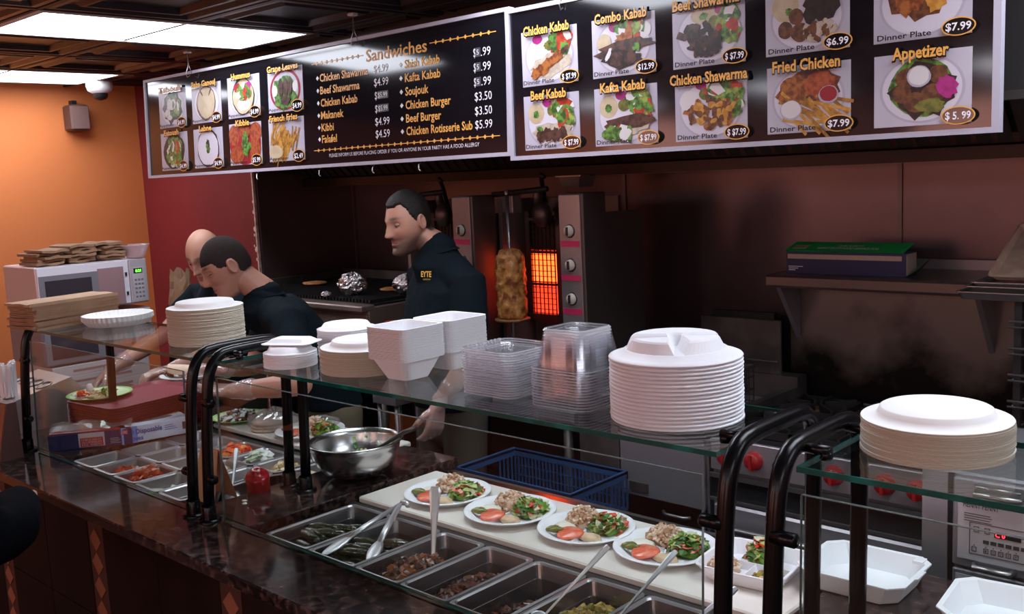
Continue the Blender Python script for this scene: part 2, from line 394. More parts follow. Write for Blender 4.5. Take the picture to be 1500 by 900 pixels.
def photo(t, x0, x1, z0, z1, title, price, sub, items, plate='white', title_w=None, tall=.03, ov=True, sub_x=None, priceH=.018):
    p = MB().box(x0, x1, yP, 0, z0, z1).build('food_photo', photo_bg, t)
    cx, cz = (x0+x1)/2, (z0+z1)/2; w, h = x1-x0, z1-z0
    y = yP
    if plate:
        y -= .0004; disc(cx, cz, w*.44, h*.47, y).build('plate_print', P_mar if plate == 'maroon' else pl_s, p)
        y -= .0004; disc(cx, cz, w*.41 if plate == 'white' else w*.385, h*.44 if plate == 'white' else h*.41, y).build('plate_print', pl_w if plate == 'white' else photo_bg, p)
    for n, (kind, m, dx, dz, sx, sz, rot) in enumerate(items):
        y -= .0004; b = MB(); fx, fz = cx+dx*w, cz+dz*h
        if kind == 'b': blob(b, fx, fz, sx*w, sz*h, y, rot=rot, seed=n+x0)
        elif kind == 'o': blob(b, fx, fz, sx*w, sz*h, y, jit=.08, rot=rot, seed=n)
        elif kind == 's':     # salad: scatter of small leaves
            rnd = random.Random(n*7+int(x0*100))
            for k in range(26):
                a = rnd.uniform(0, 2*pi); q = sqrt(rnd.random())
                blob(b, fx+cos(a)*q*sx*w, fz+sin(a)*q*sz*h, .018+.010*rnd.random(), .011+.008*rnd.random(), y-k*.00002, rot=rnd.uniform(0, 3), n=9, seed=k, mi=rnd.choice((0, 0, 0, 1, 2, 3)))
            b.build('food_print', [P_green, pc('leaf_light', (.40, .55, .10)), P_red, P_white], p); continue
        elif kind == 'f':     # strips
            rnd = random.Random(n*5+3)
            for k in range(22):
                a = rot+rnd.uniform(-.55, .55); lx = rnd.uniform(.25, .5)*sx*w; xx = fx+rnd.uniform(-.6, .6)*sx*w; zz = fz+rnd.uniform(-.8, .8)*sz*h; tw = .0045
                ca, sa = cos(a), sin(a)
                b.add([(xx-lx*ca+tw*sa, y-k*.00001, zz-lx*sa-tw*ca), (xx+lx*ca+tw*sa, y-k*.00001, zz+lx*sa-tw*ca), (xx+lx*ca-tw*sa, y-k*.00001, zz+lx*sa+tw*ca), (xx-lx*ca-tw*sa, y-k*.00001, zz-lx*sa+tw*ca)], [(0, 1, 2, 3)], mi=k % 2)
            b.build('food_print', [m, mat('print_shade_'+m.name, tuple(v*.7 for v in m.node_tree.nodes['Principled BSDF'].inputs['Base Color'].default_value[:3]), .35) if False else P_org if m is P_chk else pc('fry_shade', (.62, .28, .04))], p); continue
        elif kind == 'k':     # cluster of shreds or nuggets
            rnd = random.Random(n*11+int(x0*50))
            for k in range(34):
                a = rnd.uniform(0, 2*pi); q = sqrt(rnd.random())
                blob(b, fx+cos(a)*q*sx*w, fz+sin(a)*q*sz*h, .010+.008*rnd.random(), .006+.005*rnd.random(), y-k*.00002, rot=rnd.uniform(0, 3), n=8, seed=k, mi=k % 2)
            dk = P_dark if m in (P_meat,) else P_falaf
            b.build('food_print', [m, dk], p); continue
        b.build('food_print', m, p)
    y = yP-.013
    tw = title_w or .82*w
    if title:
        # black shadow strip behind the heading, then gold lettering
        text(title, 'heading_shadow', mblack, t, cx-tw/2-.002, cx+tw/2+.003, z1-.0012, tall*.92, y+.0008, bold=.085)
        text(title, 'heading', gold, t, cx-tw/2, cx+tw/2, z1+.0, tall*.88, y, bold=.028)
    if sub:
        sx0, sx1 = sub_x or (x0+w*.06, x0+w*.62)
        text(sub, 'caption', mbrown, t, sx0, sx1, z0+.012, .0135 if len(sub) > 9 else .012, y, bold=.02)
    if ov and price:
        ox, oz = x1-.0-.028*(w/.25)+.0, z0+.018; orx, orz = .041, .0225
        if w > .255: orx, orz, ox = .045, .027, x1-.028
        o = disc(ox, oz, orx, orz, y-.0004).build('price_oval', gold, t)
        disc(ox, oz, orx-.0035, orz-.003, y-.0008).build('oval_centre', mblack, o)
        text(price, 'price_lettering', mwhite, o, ox-orx*.74, ox+orx*.74, oz, priceH if w < .255 else .021, y-.0012, bold=.02)
LB = board('menu_board', 'long black hanging menu board with sandwich list and eight appetizer photos', 2.632, .512, (-5.038, 2.60, 1.938))
RB = board('menu_board', 'black hanging menu board of ten dinner plate photos on the right', 1.602, .512, (-2.392, 2.585, 1.921), rx=-.006)
def L(x): return x+5.038
def Z(z): return z-1.938
R0 = lambda x: x+2.392
ZR = lambda z: z-1.921
tab = [('b', P_dark, 0, .02, .36, .40, 0), ('s', P_green, 0, .02, .26, .3, 0), ('o', P_white, -.02, .12, .17, .16, 0)]
photo(LB, L(-4.895), L(-4.625), Z(2.189), Z(2.379), 'Tabouli', '$4.99', 'Appetizer', tab)
photo(LB, L(-4.565), L(-4.295), Z(2.191), Z(2.378), 'Baba Ganouj', '$4.99', 'Appetizer', [('o', P_falaf, 0, 0, .33, .45, 0), ('o', P_hum, 0, .0, .30, .40, 0), ('b', P_hum, 0, -.15, .18, .2, 0), ('b', P_falaf, .15, .28, .08, .03, .9), ('b', P_falaf, -.15, .28, .08, .03, -.9)])
photo(LB, L(-4.235), L(-3.965), Z(2.193), Z(2.382), 'Hummus', '$4.99', 'Appetizer', [('o', P_dark, 0, 0, .36, .46, 0), ('o', P_hum, 0, 0, .32, .41, 0), ('o', P_white, 0, -.2, .2, .14, 0), ('b', P_pink, .16, .25, .1, .09, 0), ('b', P_mar, -.17, .22, .1, .12, 0), ('s', P_green, 0, .1, .2, .12, 0), ('b', P_pick, .2, .05, .07, .08, 0)], title_w=.16)
photo(LB, L(-3.898), L(-3.633), Z(2.194), Z(2.384), 'Grape Leaves', '$4.99', 'Appetizer', [('b', P_green, 0, -.05, .32, .36, 0), ('o', P_white, -.3, .0, .08, .13, 0), ('o', P_white, .3, .05, .08, .13, 0), ('o', P_meat, -.12, .05, .07, .22, 0), ('o', P_meat, .02, .05, .07, .22, 0), ('o', P_meat, .15, .06, .06, .2, 0), ('b', P_meat, 0, -.25, .14, .1, 0)], plate='maroon', title_w=.235)
photo(LB, L(-4.895), L(-4.628), Z(1.972), Z(2.162), 'Fatoush', '$4.99', 'Appetizer', [('o', P_dark, 0, 0, .40, .47, 0), ('s', P_green, 0, .12, .26, .2, 0), ('s', P_green, 0, -.15, .26, .2, 0), ('s', P_pick, 0, 0, .2, .3, 0)], title_w=.15)
photo(LB, L(-4.565), L(-4.297), Z(1.973), Z(2.163), 'Labne', '$4.99', 'Appetizer', [('o', P_dark, 0, 0, .39, .49, 0), ('o', pl_w, 0, 0, .355, .45, 0), ('b', P_dark, 0, .03, .07, .17, 0), ('b', P_green, 0, .0, .05, .12, .6)], title_w=.115)
pb = photo(LB, L(-4.235), L(-3.966), Z(1.974), Z(2.167), 'Kibbie', '$5.99', 'Appetizer', [('o', P_mar, 0, 0, .5, .5, 0), ('o', P_org, -.35, .22, .16, .26, .3), ('o', P_org, .33, .25, .18, .24, -.3), ('o', P_org, -.27, -.25, .22, .22, 0), ('o', P_org, .3, -.15, .18, .25, -.4), ('o', P_org, 0, .3, .16, .2, 0), ('b', P_green, 0, .0, .10, .3, 0), ('b', P_green, .04, -.1, .14, .12, .5)], plate=None, title_w=.115)
photo(LB, L(-3.906), L(-3.636), Z(1.978), Z(2.167), 'French Fries', '$2.49', 'Appetizer', [('b', P_fry, -.1, -.1, .26, .3, 1.2), ('f', P_fry, -.15, .08, .4, .4, 1.25), ('f', P_fry, .05, -.1, .45, .25, .9), ('f', P_fry, -.25, -.2, .3, .3, 1.7), ('o', P_hum, -.3, -.28, .2, .16, 0)], plate=None, title_w=.215)
# sandwiches list
SL = root('list', '', '')
bpy.data.objects.remove(SL)
text('Sandwiches', 'heading', gold, LB, L(-3.198), L(-2.835), Z(2.371), .046, -.0012, bold=.015)
def rule(x0, x1, z):
    b = MB(); b.box(x0, x1, -.0010, -.0004, z-.0016, z+.0016)
    n = int((x1-x0)/.0385)
    for k in range(n):
        x = x0+.035+(x1-x0-.07)*k/max(1, n-1); s = .0085
        b.add([(x-s, -.0014, z), (x, -.0014, z-s), (x+s, -.0014, z), (x, -.0014, z+s)], [(0, 1, 2, 3)])
    b.build('ornament_rule', gold, LB)
rule(L(-3.564), L(-3.215), Z(2.376)); rule(L(-2.82), L(-2.474), Z(2.376)); rule(L(-3.571), L(-2.464), Z(2.012))
text('PLEASE INFORM US BEFORE PLACING ORDER IF YOU OR ANYONE IN YOUR PARTY HAS A FOOD ALLERGY', 'allergy_note', mwhite, LB, L(-3.463), L(-2.567), Z(1.987), .0145, -.0012)
rows = [2.314, 2.262, 2.210, 2.158, 2.107, 2.058]
left = [('Chicken Shawarma', -3.188, '$4.99'), ('Beef Shawarma', -3.244, '$4.99'), ('Chicken Kabab', -3.261, '$5.99'), ('Makanek', -3.356, '$5.99'), ('Kibbi', -3.425, '$4.99'), ('Falafel', -3.406, '$4.59')]
right = [('Shish Kabab', -2.766, '$5.99'), ('Kafta Kabab', -2.764, '$5.99'), ('Soujouk', -2.832, '$5.99'), ('Chicken Burger', -2.711, '$3.50'), ('Beef Burger', -2.765, '$3.50'), ('Chicken Rotisserie Sub', -2.600, '$5.99')]
sticker = mat('price_sticker', (.05, .05, .06), .5)
def bullet(x, z):
    s = .010; b = MB(); b.add([(x-s, -.0014, z), (x, -.0014, z-s), (x+s, -.0014, z), (x, -.0014, z+s)], [(0, 1, 2, 3)]); b.build('bullet', mwhite, LB)
for k, z in enumerate(rows):
    n, xe, p = left[k]
    bullet(L(-3.526), Z(z)); text(n, 'menu_line', gold, LB, L(-3.510), L(xe), Z(z), .031, -.0012, bold=.022)
    if k in (2, 3):
        MB().box(L(-3.132), L(-3.068), -.0022, -.0004, Z(z-.015), Z(z+.015)).build('price_sticker', sticker, LB)
        text('$', 'menu_price', mwhite, LB, L(-3.150), L(-3.136), Z(z), .03, -.0012)
        text('$5.99', 'menu_price', mwhite, LB, L(-3.128), L(-3.072), Z(z), .020, -.003)
    else: text(p, 'menu_price', mwhite, LB, L(-3.152), L(-3.064), Z(z), .030, -.0012)
    n, xe, p = right[k]
    bullet(L(-2.988), Z(z)); text(n, 'menu_line', gold, LB, L(-2.965), L(xe), Z(z), .031, -.0012, bold=.022)
    if k < 3:
        MB().box(L(-2.577), L(-2.553), -.0022, -.0004, Z(z-.016), Z(z+.016)).build('price_sticker', sticker, LB)
        text('$', 'menu_price', mwhite, LB, L(-2.588), L(-2.577), Z(z), .03, -.0012)
        text('5', 'menu_price', mwhite, LB, L(-2.570), L(-2.559), Z(z), .018, -.003)
        text('.99', 'menu_price', mwhite, LB, L(-2.550), L(-2.502), Z(z), .030, -.0012)
    else: text(p, 'menu_price', mwhite, LB, L(-2.586), L(-2.500), Z(z), .030, -.0012)
# right board photos
ddk = 'Dinner Plate'
salad = ('s', P_green, .22, .24, .16, .18, 0)
def ph(x0, z0, title, price, items, tw=.2, sub=ddk, **k): photo(RB, R0(x0), R0(x0+.2435), ZR(z0), ZR(z0+.182), title, price, sub, items, title_w=tw, tall=.033, **k)
turn = ('o', P_pink, -.06, .36, .09, .09, 0); hum = ('o', P_hum, -.27, .17, .15, .19, 0); herb = ('b', P_green, -.27, .15, .05, .07, 0); rice = ('b', P_rice, 0, -.18, .32, .16, 0); pk = ('o', P_pick, -.01, .2, .05, .09, 0)
ph(-2.327, 2.166, 'Chicken Kabab', '$ $7.99', [('o', P_white, -.27, .1, .13, .16, 0), ('b', P_rice, .05, -.15, .34, .22, .1), ('o', P_pink, -.2, .34, .09, .09, 0), salad, ('b', P_pick, .0, .2, .08, .08, 0), ('b', P_chk, -.12, -.22, .13, .11, .4), ('b', P_chk, .02, -.1, .12, .09, .4), ('b', P_chk, .15, -.02, .12, .09, .5), ('b', P_meat, .29, .08, .08, .05, .5), ('b', P_chk, -.24, -.28, .08, .1, .3)])
ph(-2.327, 1.952, 'Beef Kabab', '$ $7.99', [hum, herb, turn, pk, salad, ('s', P_green, .27, .05, .1, .14, 0), rice, ('b', P_meat, -.2, -.24, .08, .12, 0), ('b', P_meat, -.07, -.24, .09, .12, 0), ('b', P_meat, .08, -.24, .09, .13, 0), ('b', P_meat, .21, -.22, .08, .12, 0), ('b', P_green, -.2, -.12, .05, .05, 0)], tw=.155)
ph(-2.022, 2.165, 'Combo Kabab', '$12.99', [('o', P_pink, -.12, .34, .1, .1, 0), ('o', P_white, .3, .22, .15, .14, 0), ('s', P_green, .12, .32, .18, .1, 0), ('o', P_hum, -.3, .08, .12, .16, 0), ('b', P_chk, .02, .1, .14, .12, 0), ('b', P_chk, .1, .2, .06, .14, 0), ('b', P_meat, .02, -.04, .46, .12, .1), ('b', P_dark, .0, -.22, .32, .15, 0), ('b', P_meat, -.1, -.2, .1, .12, 0), ('b', P_meat, .12, -.22, .1, .1, 0), ('b', P_green, .22, -.05, .05, .08, 0), ('b', P_white, -.22, -.12, .03, .14, -.5)], tw=.2)
ph(-2.020, 1.950, 'Kafta Kabab', '$ $7.99', [hum, herb, turn, ('o', P_pick, -.02, .18, .09, .1, 0), salad, ('s', P_green, .27, .05, .1, .14, 0), rice, ('b', P_meat, .03, -.12, .40, .13, .08), ('s', P_green, -.1, -.3, .2, .05, 0)], tw=.175)
ph(-1.716, 2.163, 'Beef Shawarma', '$ $7.99', [('o', P_hum, -.06, .3, .18, .14, 0), ('b', P_green, -.05, .28, .06, .06, 0), ('o', P_pink, .2, .36, .1, .1, 0), ('s', P_green, .27, .1, .14, .25, 0), ('o', P_pick, .09, .15, .08, .12, 0), ('k', P_meat, -.15, -.02, .28, .2, 0), ('k', P_meat, .0, -.2, .2, .12, 0), ('b', P_red, .16, .07, .04, .06, 0)], tw=.225)
ph(-1.712, 1.948, 'Chicken Shawarma', '$ $7.99', [('o', P_white, -.28, .14, .15, .18, 0), ('o', P_pink, -.12, .38, .08, .07, 0), ('o', P_pick, -.06, .24, .09, .1, 0), ('s', P_green, .2, .26, .2, .14, 0), ('s', P_green, .33, .06, .07, .16, 0), ('k', P_chk, .0, -.08, .32, .26, 0), ('k', P_fry, .05, -.05, .28, .2, 0)], tw=.262)
ph(-1.408, 2.166, '', '$6.99', [('o', P_hum, -.25, .2, .17, .22, 0), ('b', P_green, -.2, .12, .05, .06, 0), ('o', P_falaf, -.12, .04, .09, .12, 0), ('o', P_falaf, -.25, -.14, .09, .13, 0), ('o', P_falaf, -.07, -.2, .11, .14, 0), ('b', P_dark, .2, .18, .2, .22, 0), ('b', P_dark, .05, .05, .07, .2, 0), ('k', P_rice, .15, -.22, .18, .12, 0)])
ph(-1.405, 1.952, 'Fried Chicken', '$7.99', [('b', P_falaf, .03, .16, .32, .26, 0), ('b', P_chk, -.18, .12, .18, .24, -.5), ('b', P_org, .15, .2, .18, .2, 0), ('f', P_fry, .1, -.22, .5, .26, -.4), ('o', pl_s, -.2, -.16, .135, .15, 0), ('o', P_white, -.2, -.15, .12, .13, 0), ('o', pl_s, .25, .03, .12, .13, 0), ('o', P_mar, .25, .04, .10, .11, 0)], tw=.197)
ph(-1.100, 2.164, '', '$7.99', [('b', P_falaf, .0, .2, .34, .42, 0), ('b', P_chk, -.12, .15, .16, .3, 0), ('b', P_fry, .15, .0, .12, .14, .5), ('b', P_org, .1, .3, .18, .2, 0)])
ph(-1.098, 1.950, 'Appetizer', '$ 5. 99', [('o', P_green, .0, .02, .34, .40, 0), ('b', P_dark, .0, -.02, .32, .36, 0), ('o', P_falaf, -.15, .16, .12, .14, 0), ('o', P_falaf, .17, .18, .1, .12, 0), ('o', P_falaf, -.2, -.05, .1, .13, 0), ('o', P_falaf, .12, -.08, .12, .14, 0), ('o', P_falaf, -.05, -.18, .13, .14, 0), ('b', P_pink, .26, .0, .1, .15, .5), ('b', P_pick, .1, -.24, .14, .1, 0), ('o', pl_s, -.02, .17, .125, .15, 0), ('o', P_white, -.02, .18, .105, .13, 0)], tw=.14, sub=None)
# chains and hooks
chain_m = mat('wire', (.4, .38, .38), .3, .9)
for bx, X, Y0, z0 in ((LB, -4.55, 2.60, 2.44), (LB, -3.25, 2.60, 2.44), (RB, -2.14, 2.585, 2.42), (RB, -1.1, 2.585, 2.42)):
    o = root('hanging_wire', {-4.55: 'thin wire hanger above left end of the long menu board', -3.25: 'thin wire hanger above the word Sandwiches on long menu board', -2.14: 'wire hanger with ceiling clip above chicken kabab photo', -1.1: 'thin wire hanger near the right end of dinner menu board'}[X], 'hanger', (X, Y0, z0))
    q = MB()
    q.tube([(0, .008, -.012), (0, -.008, -.022), (0, -.014, -.006), (.002, .0, .03), (0, .005, 2.545-z0)], .0022, 6); q.tube([(.018, .008, -.004), (.012, 0, .03), (0, .005, 2.53-z0)], .0015, 6)
    q.build('wire', chain_m, o)
    MB().box(-.018, .018, -.01, .02, 2.533-z0, 2.545-z0, bev=.003).build('ceiling_clip', frame_m, o)
hm = MB(); hm.tube([(0, .01, .0), (0, .0, -.012), (.003, -.004, -.03), (.012, -.004, -.036)], .003, 6); hk = hm.mesh('drip_hook', chain_m)
for x in (1.02, 1.5, 1.86, 2.14): inst('hook', hk, LB, (x, 0, 0))
# ================================================================= SERVING COUNTER
granite = mat('dark_granite', (.016, .010, .010), .10, noise=(45, (.11, .065, .06), 8, .46, .72), spec=.6, coat=.2)
wood_e = mat('raw_plywood_edge', (.42, .19, .075), .7, noise=(14, (.16, .06, .025), 5))
tile_d = mat('dark_front_tile', (.010, .004, .004), .65, noise=(6, (.016, .007, .006), 3), spec=.15)
dia_m = mat('diamond_tile', (.27, .10, .055), .6, noise=(12, (.28, .09, .045), 3)); strip_m = mat('inlay_strip_tile', (.065, .022, .016), .5)
sc = root('serving_counter', 'long dark granite serving counter with cold and hot wells under glass guards', 'counter', (0, 0, 0))
X0, X1 = -4.9, 1.2
def slab(name, x0, x1, y0, y1, z0=.865, z1=.90): return MB().box(x0, x1, y0, y1, z0, z1, bev=.004).build(name, granite, sc)
slab('granite_top', X0, X1, 1.25, 1.478)
slab('granite_top', X0, -3.72, 1.4785, 2.30)
slab('granite_divider', -2.755, -2.47, 1.4785, 2.32)
slab('granite_divider', -.985, -.70, 1.4785, 2.27)
MB().box(-2.469, -2.455, 1.479, 2.28, .80, .862).build('plywood_edge', wood_e, sc)
MB().box(-.999, -.986, 1.479, 2.25, .80, .862).build('plywood_edge', wood_e, sc)
MB().box(X0, X1, 1.34, 2.30, .08, .70).build('cabinet_body', tile_d, sc)
MB().box(X0, X1, 2.26, 2.30, .70, .86).build('rear_rail', steel, sc)
MB().box(X0, X1, 1.40, 2.2, 0, .08).build('plinth', blackplas, sc)
# dark front tiles with diamond inlay strips
x = X0
cols = [-4.80, -3.985, -3.165, -2.344, -1.52, -.70, .12, .94]
prev = X0
for c in cols+[X1+.06]:
    a, b_ = prev, c-.055
    n = 2
    for k in range(n):
        xa, xb = a+(b_-a)*k/n, a+(b_-a)*(k+1)/n
        for zz in ((.09, .47), (.474, .862)): MB().box(xa+.002, min(xb-.002, X1), 1.327, 1.34, zz[0], zz[1], bev=.002).build('front_tile', tile_d, sc)
    prev = c+.055
dm = MB(); dm.add([(-.040, 0, 0), (0, 0, -.039), (.040, 0, 0), (0, 0, .039), (-.040, .004, 0), (0, .004, -.039), (.040, .004, 0), (0, .004, .039)], [(0, 1, 2, 3), (0, 4, 5, 1), (1, 5, 6, 2), (2, 6, 7, 3), (3, 7, 4, 0)])
dmm = dm.mesh('diamond_tile', dia_m)
for c in cols:
    if c > X1: continue
    st = MB().box(c-.053, c+.053, 1.328, 1.34, .09, .862).build('inlay_strip', strip_m, sc)
    for k in range(9): inst('diamond_tile', dmm, st, (c, 1.325, .751-.082*k+.0))
# ---- guards: black arch posts
def arch(X, name_label, panel_side):
    t = root('guard_post', name_label, 'guard post', (X, 1.435, .90), group=None)
    P = [(0, 0, 0), (0, .015, .25), (0, .027, .37), (0, .036, .425), (0, .052, .462), (0, .075, .485), (0, .105, .495), (0, .30, .495), (0, .33, .488), (0, .352, .468), (0, .362, .43), (0, .360, .30), (0, .345, 0)]
    # subdivide for smoothness
    Q = []
    for i in range(len(P)-1):
        a, b_ = Vector(P[i]), Vector(P[i+1]); Q += [a, (a+b_)/2]
    Q.append(Vector(P[-1]))
    for _ in range(1):
        Q = [Q[0]]+[(Q[i-1]+2*Q[i]+Q[i+1])/4 for i in range(1, len(Q)-1)]+[Q[-1]]
    b = MB(); b.tube(Q, .0165, 16); b.build('arch_tube', black_m, t)
    for y in (0, .345):
        b = MB(); b.lathe([(.0, .006), (.034, .006), (.034, .0)], 24, M=T(0, y, 0)); b.lathe([(.0215, .006), (.0215, .045), (.019, .048)], 20, M=T(0, y, 0)); b.build('base_flange', black_m, t)
    s = panel_side
    for (y, z, l) in ((.006, .13, .045), (.018, .355, .045)):
        b = MB(); b.tube([(0, y, z), (s*(l-.004), y, z), (s*l, y, z)], [.013, .013, .010], 14); b.build('panel_clamp', black_m, t)
    for y in (.115, .28):
        b = MB(); b.tube([(0, y, .487), (s*.058, y, .487)], .0095, 12); b.tube([(s*.05, y, .487), (s*.05, y, .472)], .011, 12); b.build('shelf_peg', black_m, t)
    return t
arch(-3.95, 'black arched guard post at the far left end of the glass shelf', 1)
arch(-2.705, 'left of two black arched posts on granite divider by the red bottle', -1)
arch(-2.615, 'right of two black arched posts on granite divider by the red bottle', 1)
arch(-.885, 'black arched guard post left of the right-hand pair beside the compartment plate stack', -1)
arch(-.79, 'black arched guard post at the near right, holding the nearest glass shelf', 1)
# ---- glass
glass = glassy('guard_glass', (.93, .97, .95), .0, .035)
gedge = mat('glass_edge_teal', (.004, .085, .07), .12, spec=.9, coat=.5, noise=(14, (.01, .22, .19), 2, .5, .75))
def shelf(x0, x1, label):
    t = root('glass_shelf', label, 'glass shelf', (x0, 1.49, 1.361)); w = x1-x0; d = .34
    MB().box(0, w, .003, d-.003, 0, .009).build('glass_pane', glass, t)
    for (a, b_, c, e) in ((0, w, 0, .003), (0, w, d-.003, d), (0, .003, .003, d-.003), (w-.003, w, .003, d-.003)):
        MB().box(a, b_, c, e, -.0005, .0095).build('polished_edge', gedge, t)
shelf(-3.93, -2.745, 'left glass shelf carrying paper bags and the tall plate stack')
shelf(-2.60, -.918, 'middle glass shelf carrying foam and clear containers')
shelf(-.765, .70, 'near right glass shelf carrying one paper plate stack')
pedge = mat('panel_edge_bright', (.16, .19, .19), .15, spec=.9, coat=.4)
def panel(x0, x1, label):
    t = root('front_glass_panel', label, 'glass panel', (x0, 1.452, .906)); w = x1-x0
    R_ = RX(-.035)
    MB().box(0, w, 0, .006, .0, .425, M=R_).build('glass_pane', glass, t)
    MB().box(0, w, -.0003, .0063, .425, .4262, M=R_).build('polished_edge', pedge, t)
    MB().box(0, w, -.0003, .0063, -.001, .0, M=R_).build('polished_edge', gedge, t)
    for a in (-.001, w): MB().box(a, a+.001, -.0003, .0063, 0, .425, M=R_).build('polished_edge', pedge, t)
panel(-3.90, -2.755, 'upright front glass panel before the cold salad pans')
panel(-2.565, -.935, 'upright front glass panel before the hot food pans')
panel(-.745, .65, 'upright front glass panel at the near right edge')
# ---- wells
well_k = mat('well_black', (.015, .014, .016), .35, spec=.6)
wr_ = MB().box(-2.455, -.985, 1.479, 1.86, .70, .705).build('hot_well_floor', well_k, sc)
b = MB()
b.box(-2.455, -.985, 1.479, 1.492, .705, .868); b.box(-2.455, -.999, 1.818, 1.845, .705, .878); b.box(-2.455, -2.44, 1.492, 1.818, .705, .795); b.box(-1.01, -.999, 1.492, 1.818, .705, .872)
b.build('hot_well_rim', well_k, sc)
MB().box(-2.455, -.999, 1.8455, 2.255, .83, .872).build('board_rail', steel_b, sc)
b = MB()
b.box(-3.72, -2.756, 1.479, 1.489, .705, .875); b.box(-3.72, -2.756, 2.03, 2.07, .705, .882); b.box(-3.72, -3.70, 1.489, 2.03, .705, .875); b.box(-3.72, -2.756, 1.479, 2.06, .70, .705)
b.build('cold_well_rim', well_k, sc)
MB().box(-3.72, -2.757, 2.0705, 2.30, .82, .872).build('board_rail', steel, sc)
# pans
def pan_mesh(w, d, h, mt, name='pan_shell'):
    b = MB(); rings = []
    for (e, z, r) in ((0, -.004, .02), (0, 0, .02), (.009, .001, .016), (.013, -.003, .016), (.020, -h*.35, .018), (.021, -h*.36, .018), (.028, -h+.006, .022), (.036, -h, .02)):
        rings.append([(x, y, z) for x, y in rrect(w-2*e, d-2*e, r, 4)])
    b.loft(rings[:4], cap0=False, cap1=False, smooth=False)
    b.loft(rings[3:], 1, cap0=False, cap1=True, smooth=False)
    return b.mesh(name, [pan_rim, mt])
pan_rim = mat('pan_rim_steel', (.50, .48, .50), .3, .8)
pan_steel = mat('pan_steel', (.38, .36, .37), .34, .7, bump=(40, .03)); pan_dark = mat('pan_steel_dark', (.20, .185, .19), .26, .85, bump=(30, .04))
# food heaps (stuff): a bumpy mound plus many small chunks
def heap(b, cx, cy, cz, rx, ry, h, n, sz, kinds=3, seed=1, flat=.5, mound=True, leaf=False, mi0=0):
    rnd = random.Random(seed)
    if mound:
        n0 = len(b.v); b.ball((cx, cy, cz), (rx*.92, ry*.92, h*.9), 20, mi0, jit=.3, seed=seed)
        b.v[n0:] = [(x, y, max(z, cz)) for x, y, z in b.v[n0:]]
    for k in range(n):
        a = rnd.uniform(0, 2*pi); q = sqrt(rnd.random()); x = cx+cos(a)*q*rx; y = cy+sin(a)*q*ry
        z = cz+h*sqrt(max(0, 1-q*q))*(.85+.3*rnd.random()); s = sz*(.6+.8*rnd.random())
        M_ = T(x, y, z) @ RZ(rnd.uniform(0, 6.3)) @ RX(rnd.uniform(-.7, .7)) @ RY(rnd.uniform(-.7, .7)); mi = rnd.randrange(kinds)
        if leaf and rnd.random() < .75:
            w_ = s*.8
            vs = [(-s*1.3, 0, 0), (-s*.5, -w_, s*.35), (s*.5, -w_*.9, s*.1), (s*1.4, 0, s*.3), (s*.5, w_, s*.35), (-s*.5, w_*.9, 0), (0, 0, s*.45)]
            b.add(vs, [(0, 1, 6), (1, 2, 6), (2, 3, 6), (3, 4, 6), (4, 5, 6), (5, 0, 6)], mi, False, M_)
        else:
            hx, hy, hz = s*(.6+.6*rnd.random()), s*(.4+.4*rnd.random()), s*flat*(.5+.5*rnd.random())
            vs = [(-hx, -hy, -hz), (hx, -hy*.7, -hz), (hx*.8, hy, -hz), (-hx, hy*.8, -hz), (-hx*.7, -hy*.6, hz), (hx*.8, -hy*.5, hz*.8), (hx*.5, hy*.7, hz), (-hx*.6, hy*.6, hz*.9)]
            b.add(vs, [(0, 3, 2, 1), (4, 5, 6, 7), (0, 1, 5, 4), (1, 2, 6, 5), (2, 3, 7, 6), (3, 0, 4, 7)], mi, False, M_)
    return b
F_tom = [mat('tomato_red', (.62, .045, .015), .25, spec=.7), mat('tomato_flesh', (.75, .12, .045), .3), mat('tomato_pink', (.70, .20, .12), .3)]
F_orange = [mat('pepper_orange', (.80, .14, .03), .35), F_tom[0], mat('pepper_light', (.85, .28, .08), .35)]
F_green = [mat('lettuce_green', (.14, .30, .035), .4), mat('lettuce_dark', (.045, .13, .018), .4), mat('lettuce_pale', (.42, .52, .16), .45), mat('lettuce_white', (.62, .62, .40), .45)]
F_salad = [F_green[0], F_green[1], F_green[2], F_tom[0], F_green[0], F_green[1], F_green[2], F_green[3], F_green[1], F_tom[2]]
F_rice = [mat('rice_grain', (.72, .52, .38), .6), mat('rice_pale', (.80, .66, .52), .6), mat('rice_brown', (.50, .28, .16), .6)]
F_white = [mat('onion_white', (.78, .77, .74), .35), mat('onion_shade', (.6, .6, .6), .35), mat('onion_green', (.5, .55, .4), .4)]
F_beige = [mat('hummus_beige', (.62, .45, .26), .5), mat('beige_light', (.72, .58, .38), .5), mat('beige_dark', (.45, .28, .14), .5)]
F_meat = [mat('meat_brown', (.26, .090, .035), .3, spec=.7), mat('meat_dark', (.07, .022, .012), .3, spec=.7), mat('meat_orange', (.34, .12, .04), .35)]
F_beef = [mat('beef_brown', (.19, .065, .04), .3, spec=.7), mat('beef_dark', (.05, .02, .014), .3), mat('beef_red', (.18, .05, .035), .35)]
F_yel = [mat('curry_yellow', (.35, .20, .025), .4), mat('curry_green', (.20, .16, .02), .4), mat('curry_light', (.5, .33, .06), .4)]
cold = {}
PW, PD = .158, .177
cold_me = pan_mesh(PW, PD, .10, pan_steel)
LONG = pan_mesh(PW, PD*2, .10, pan_steel)
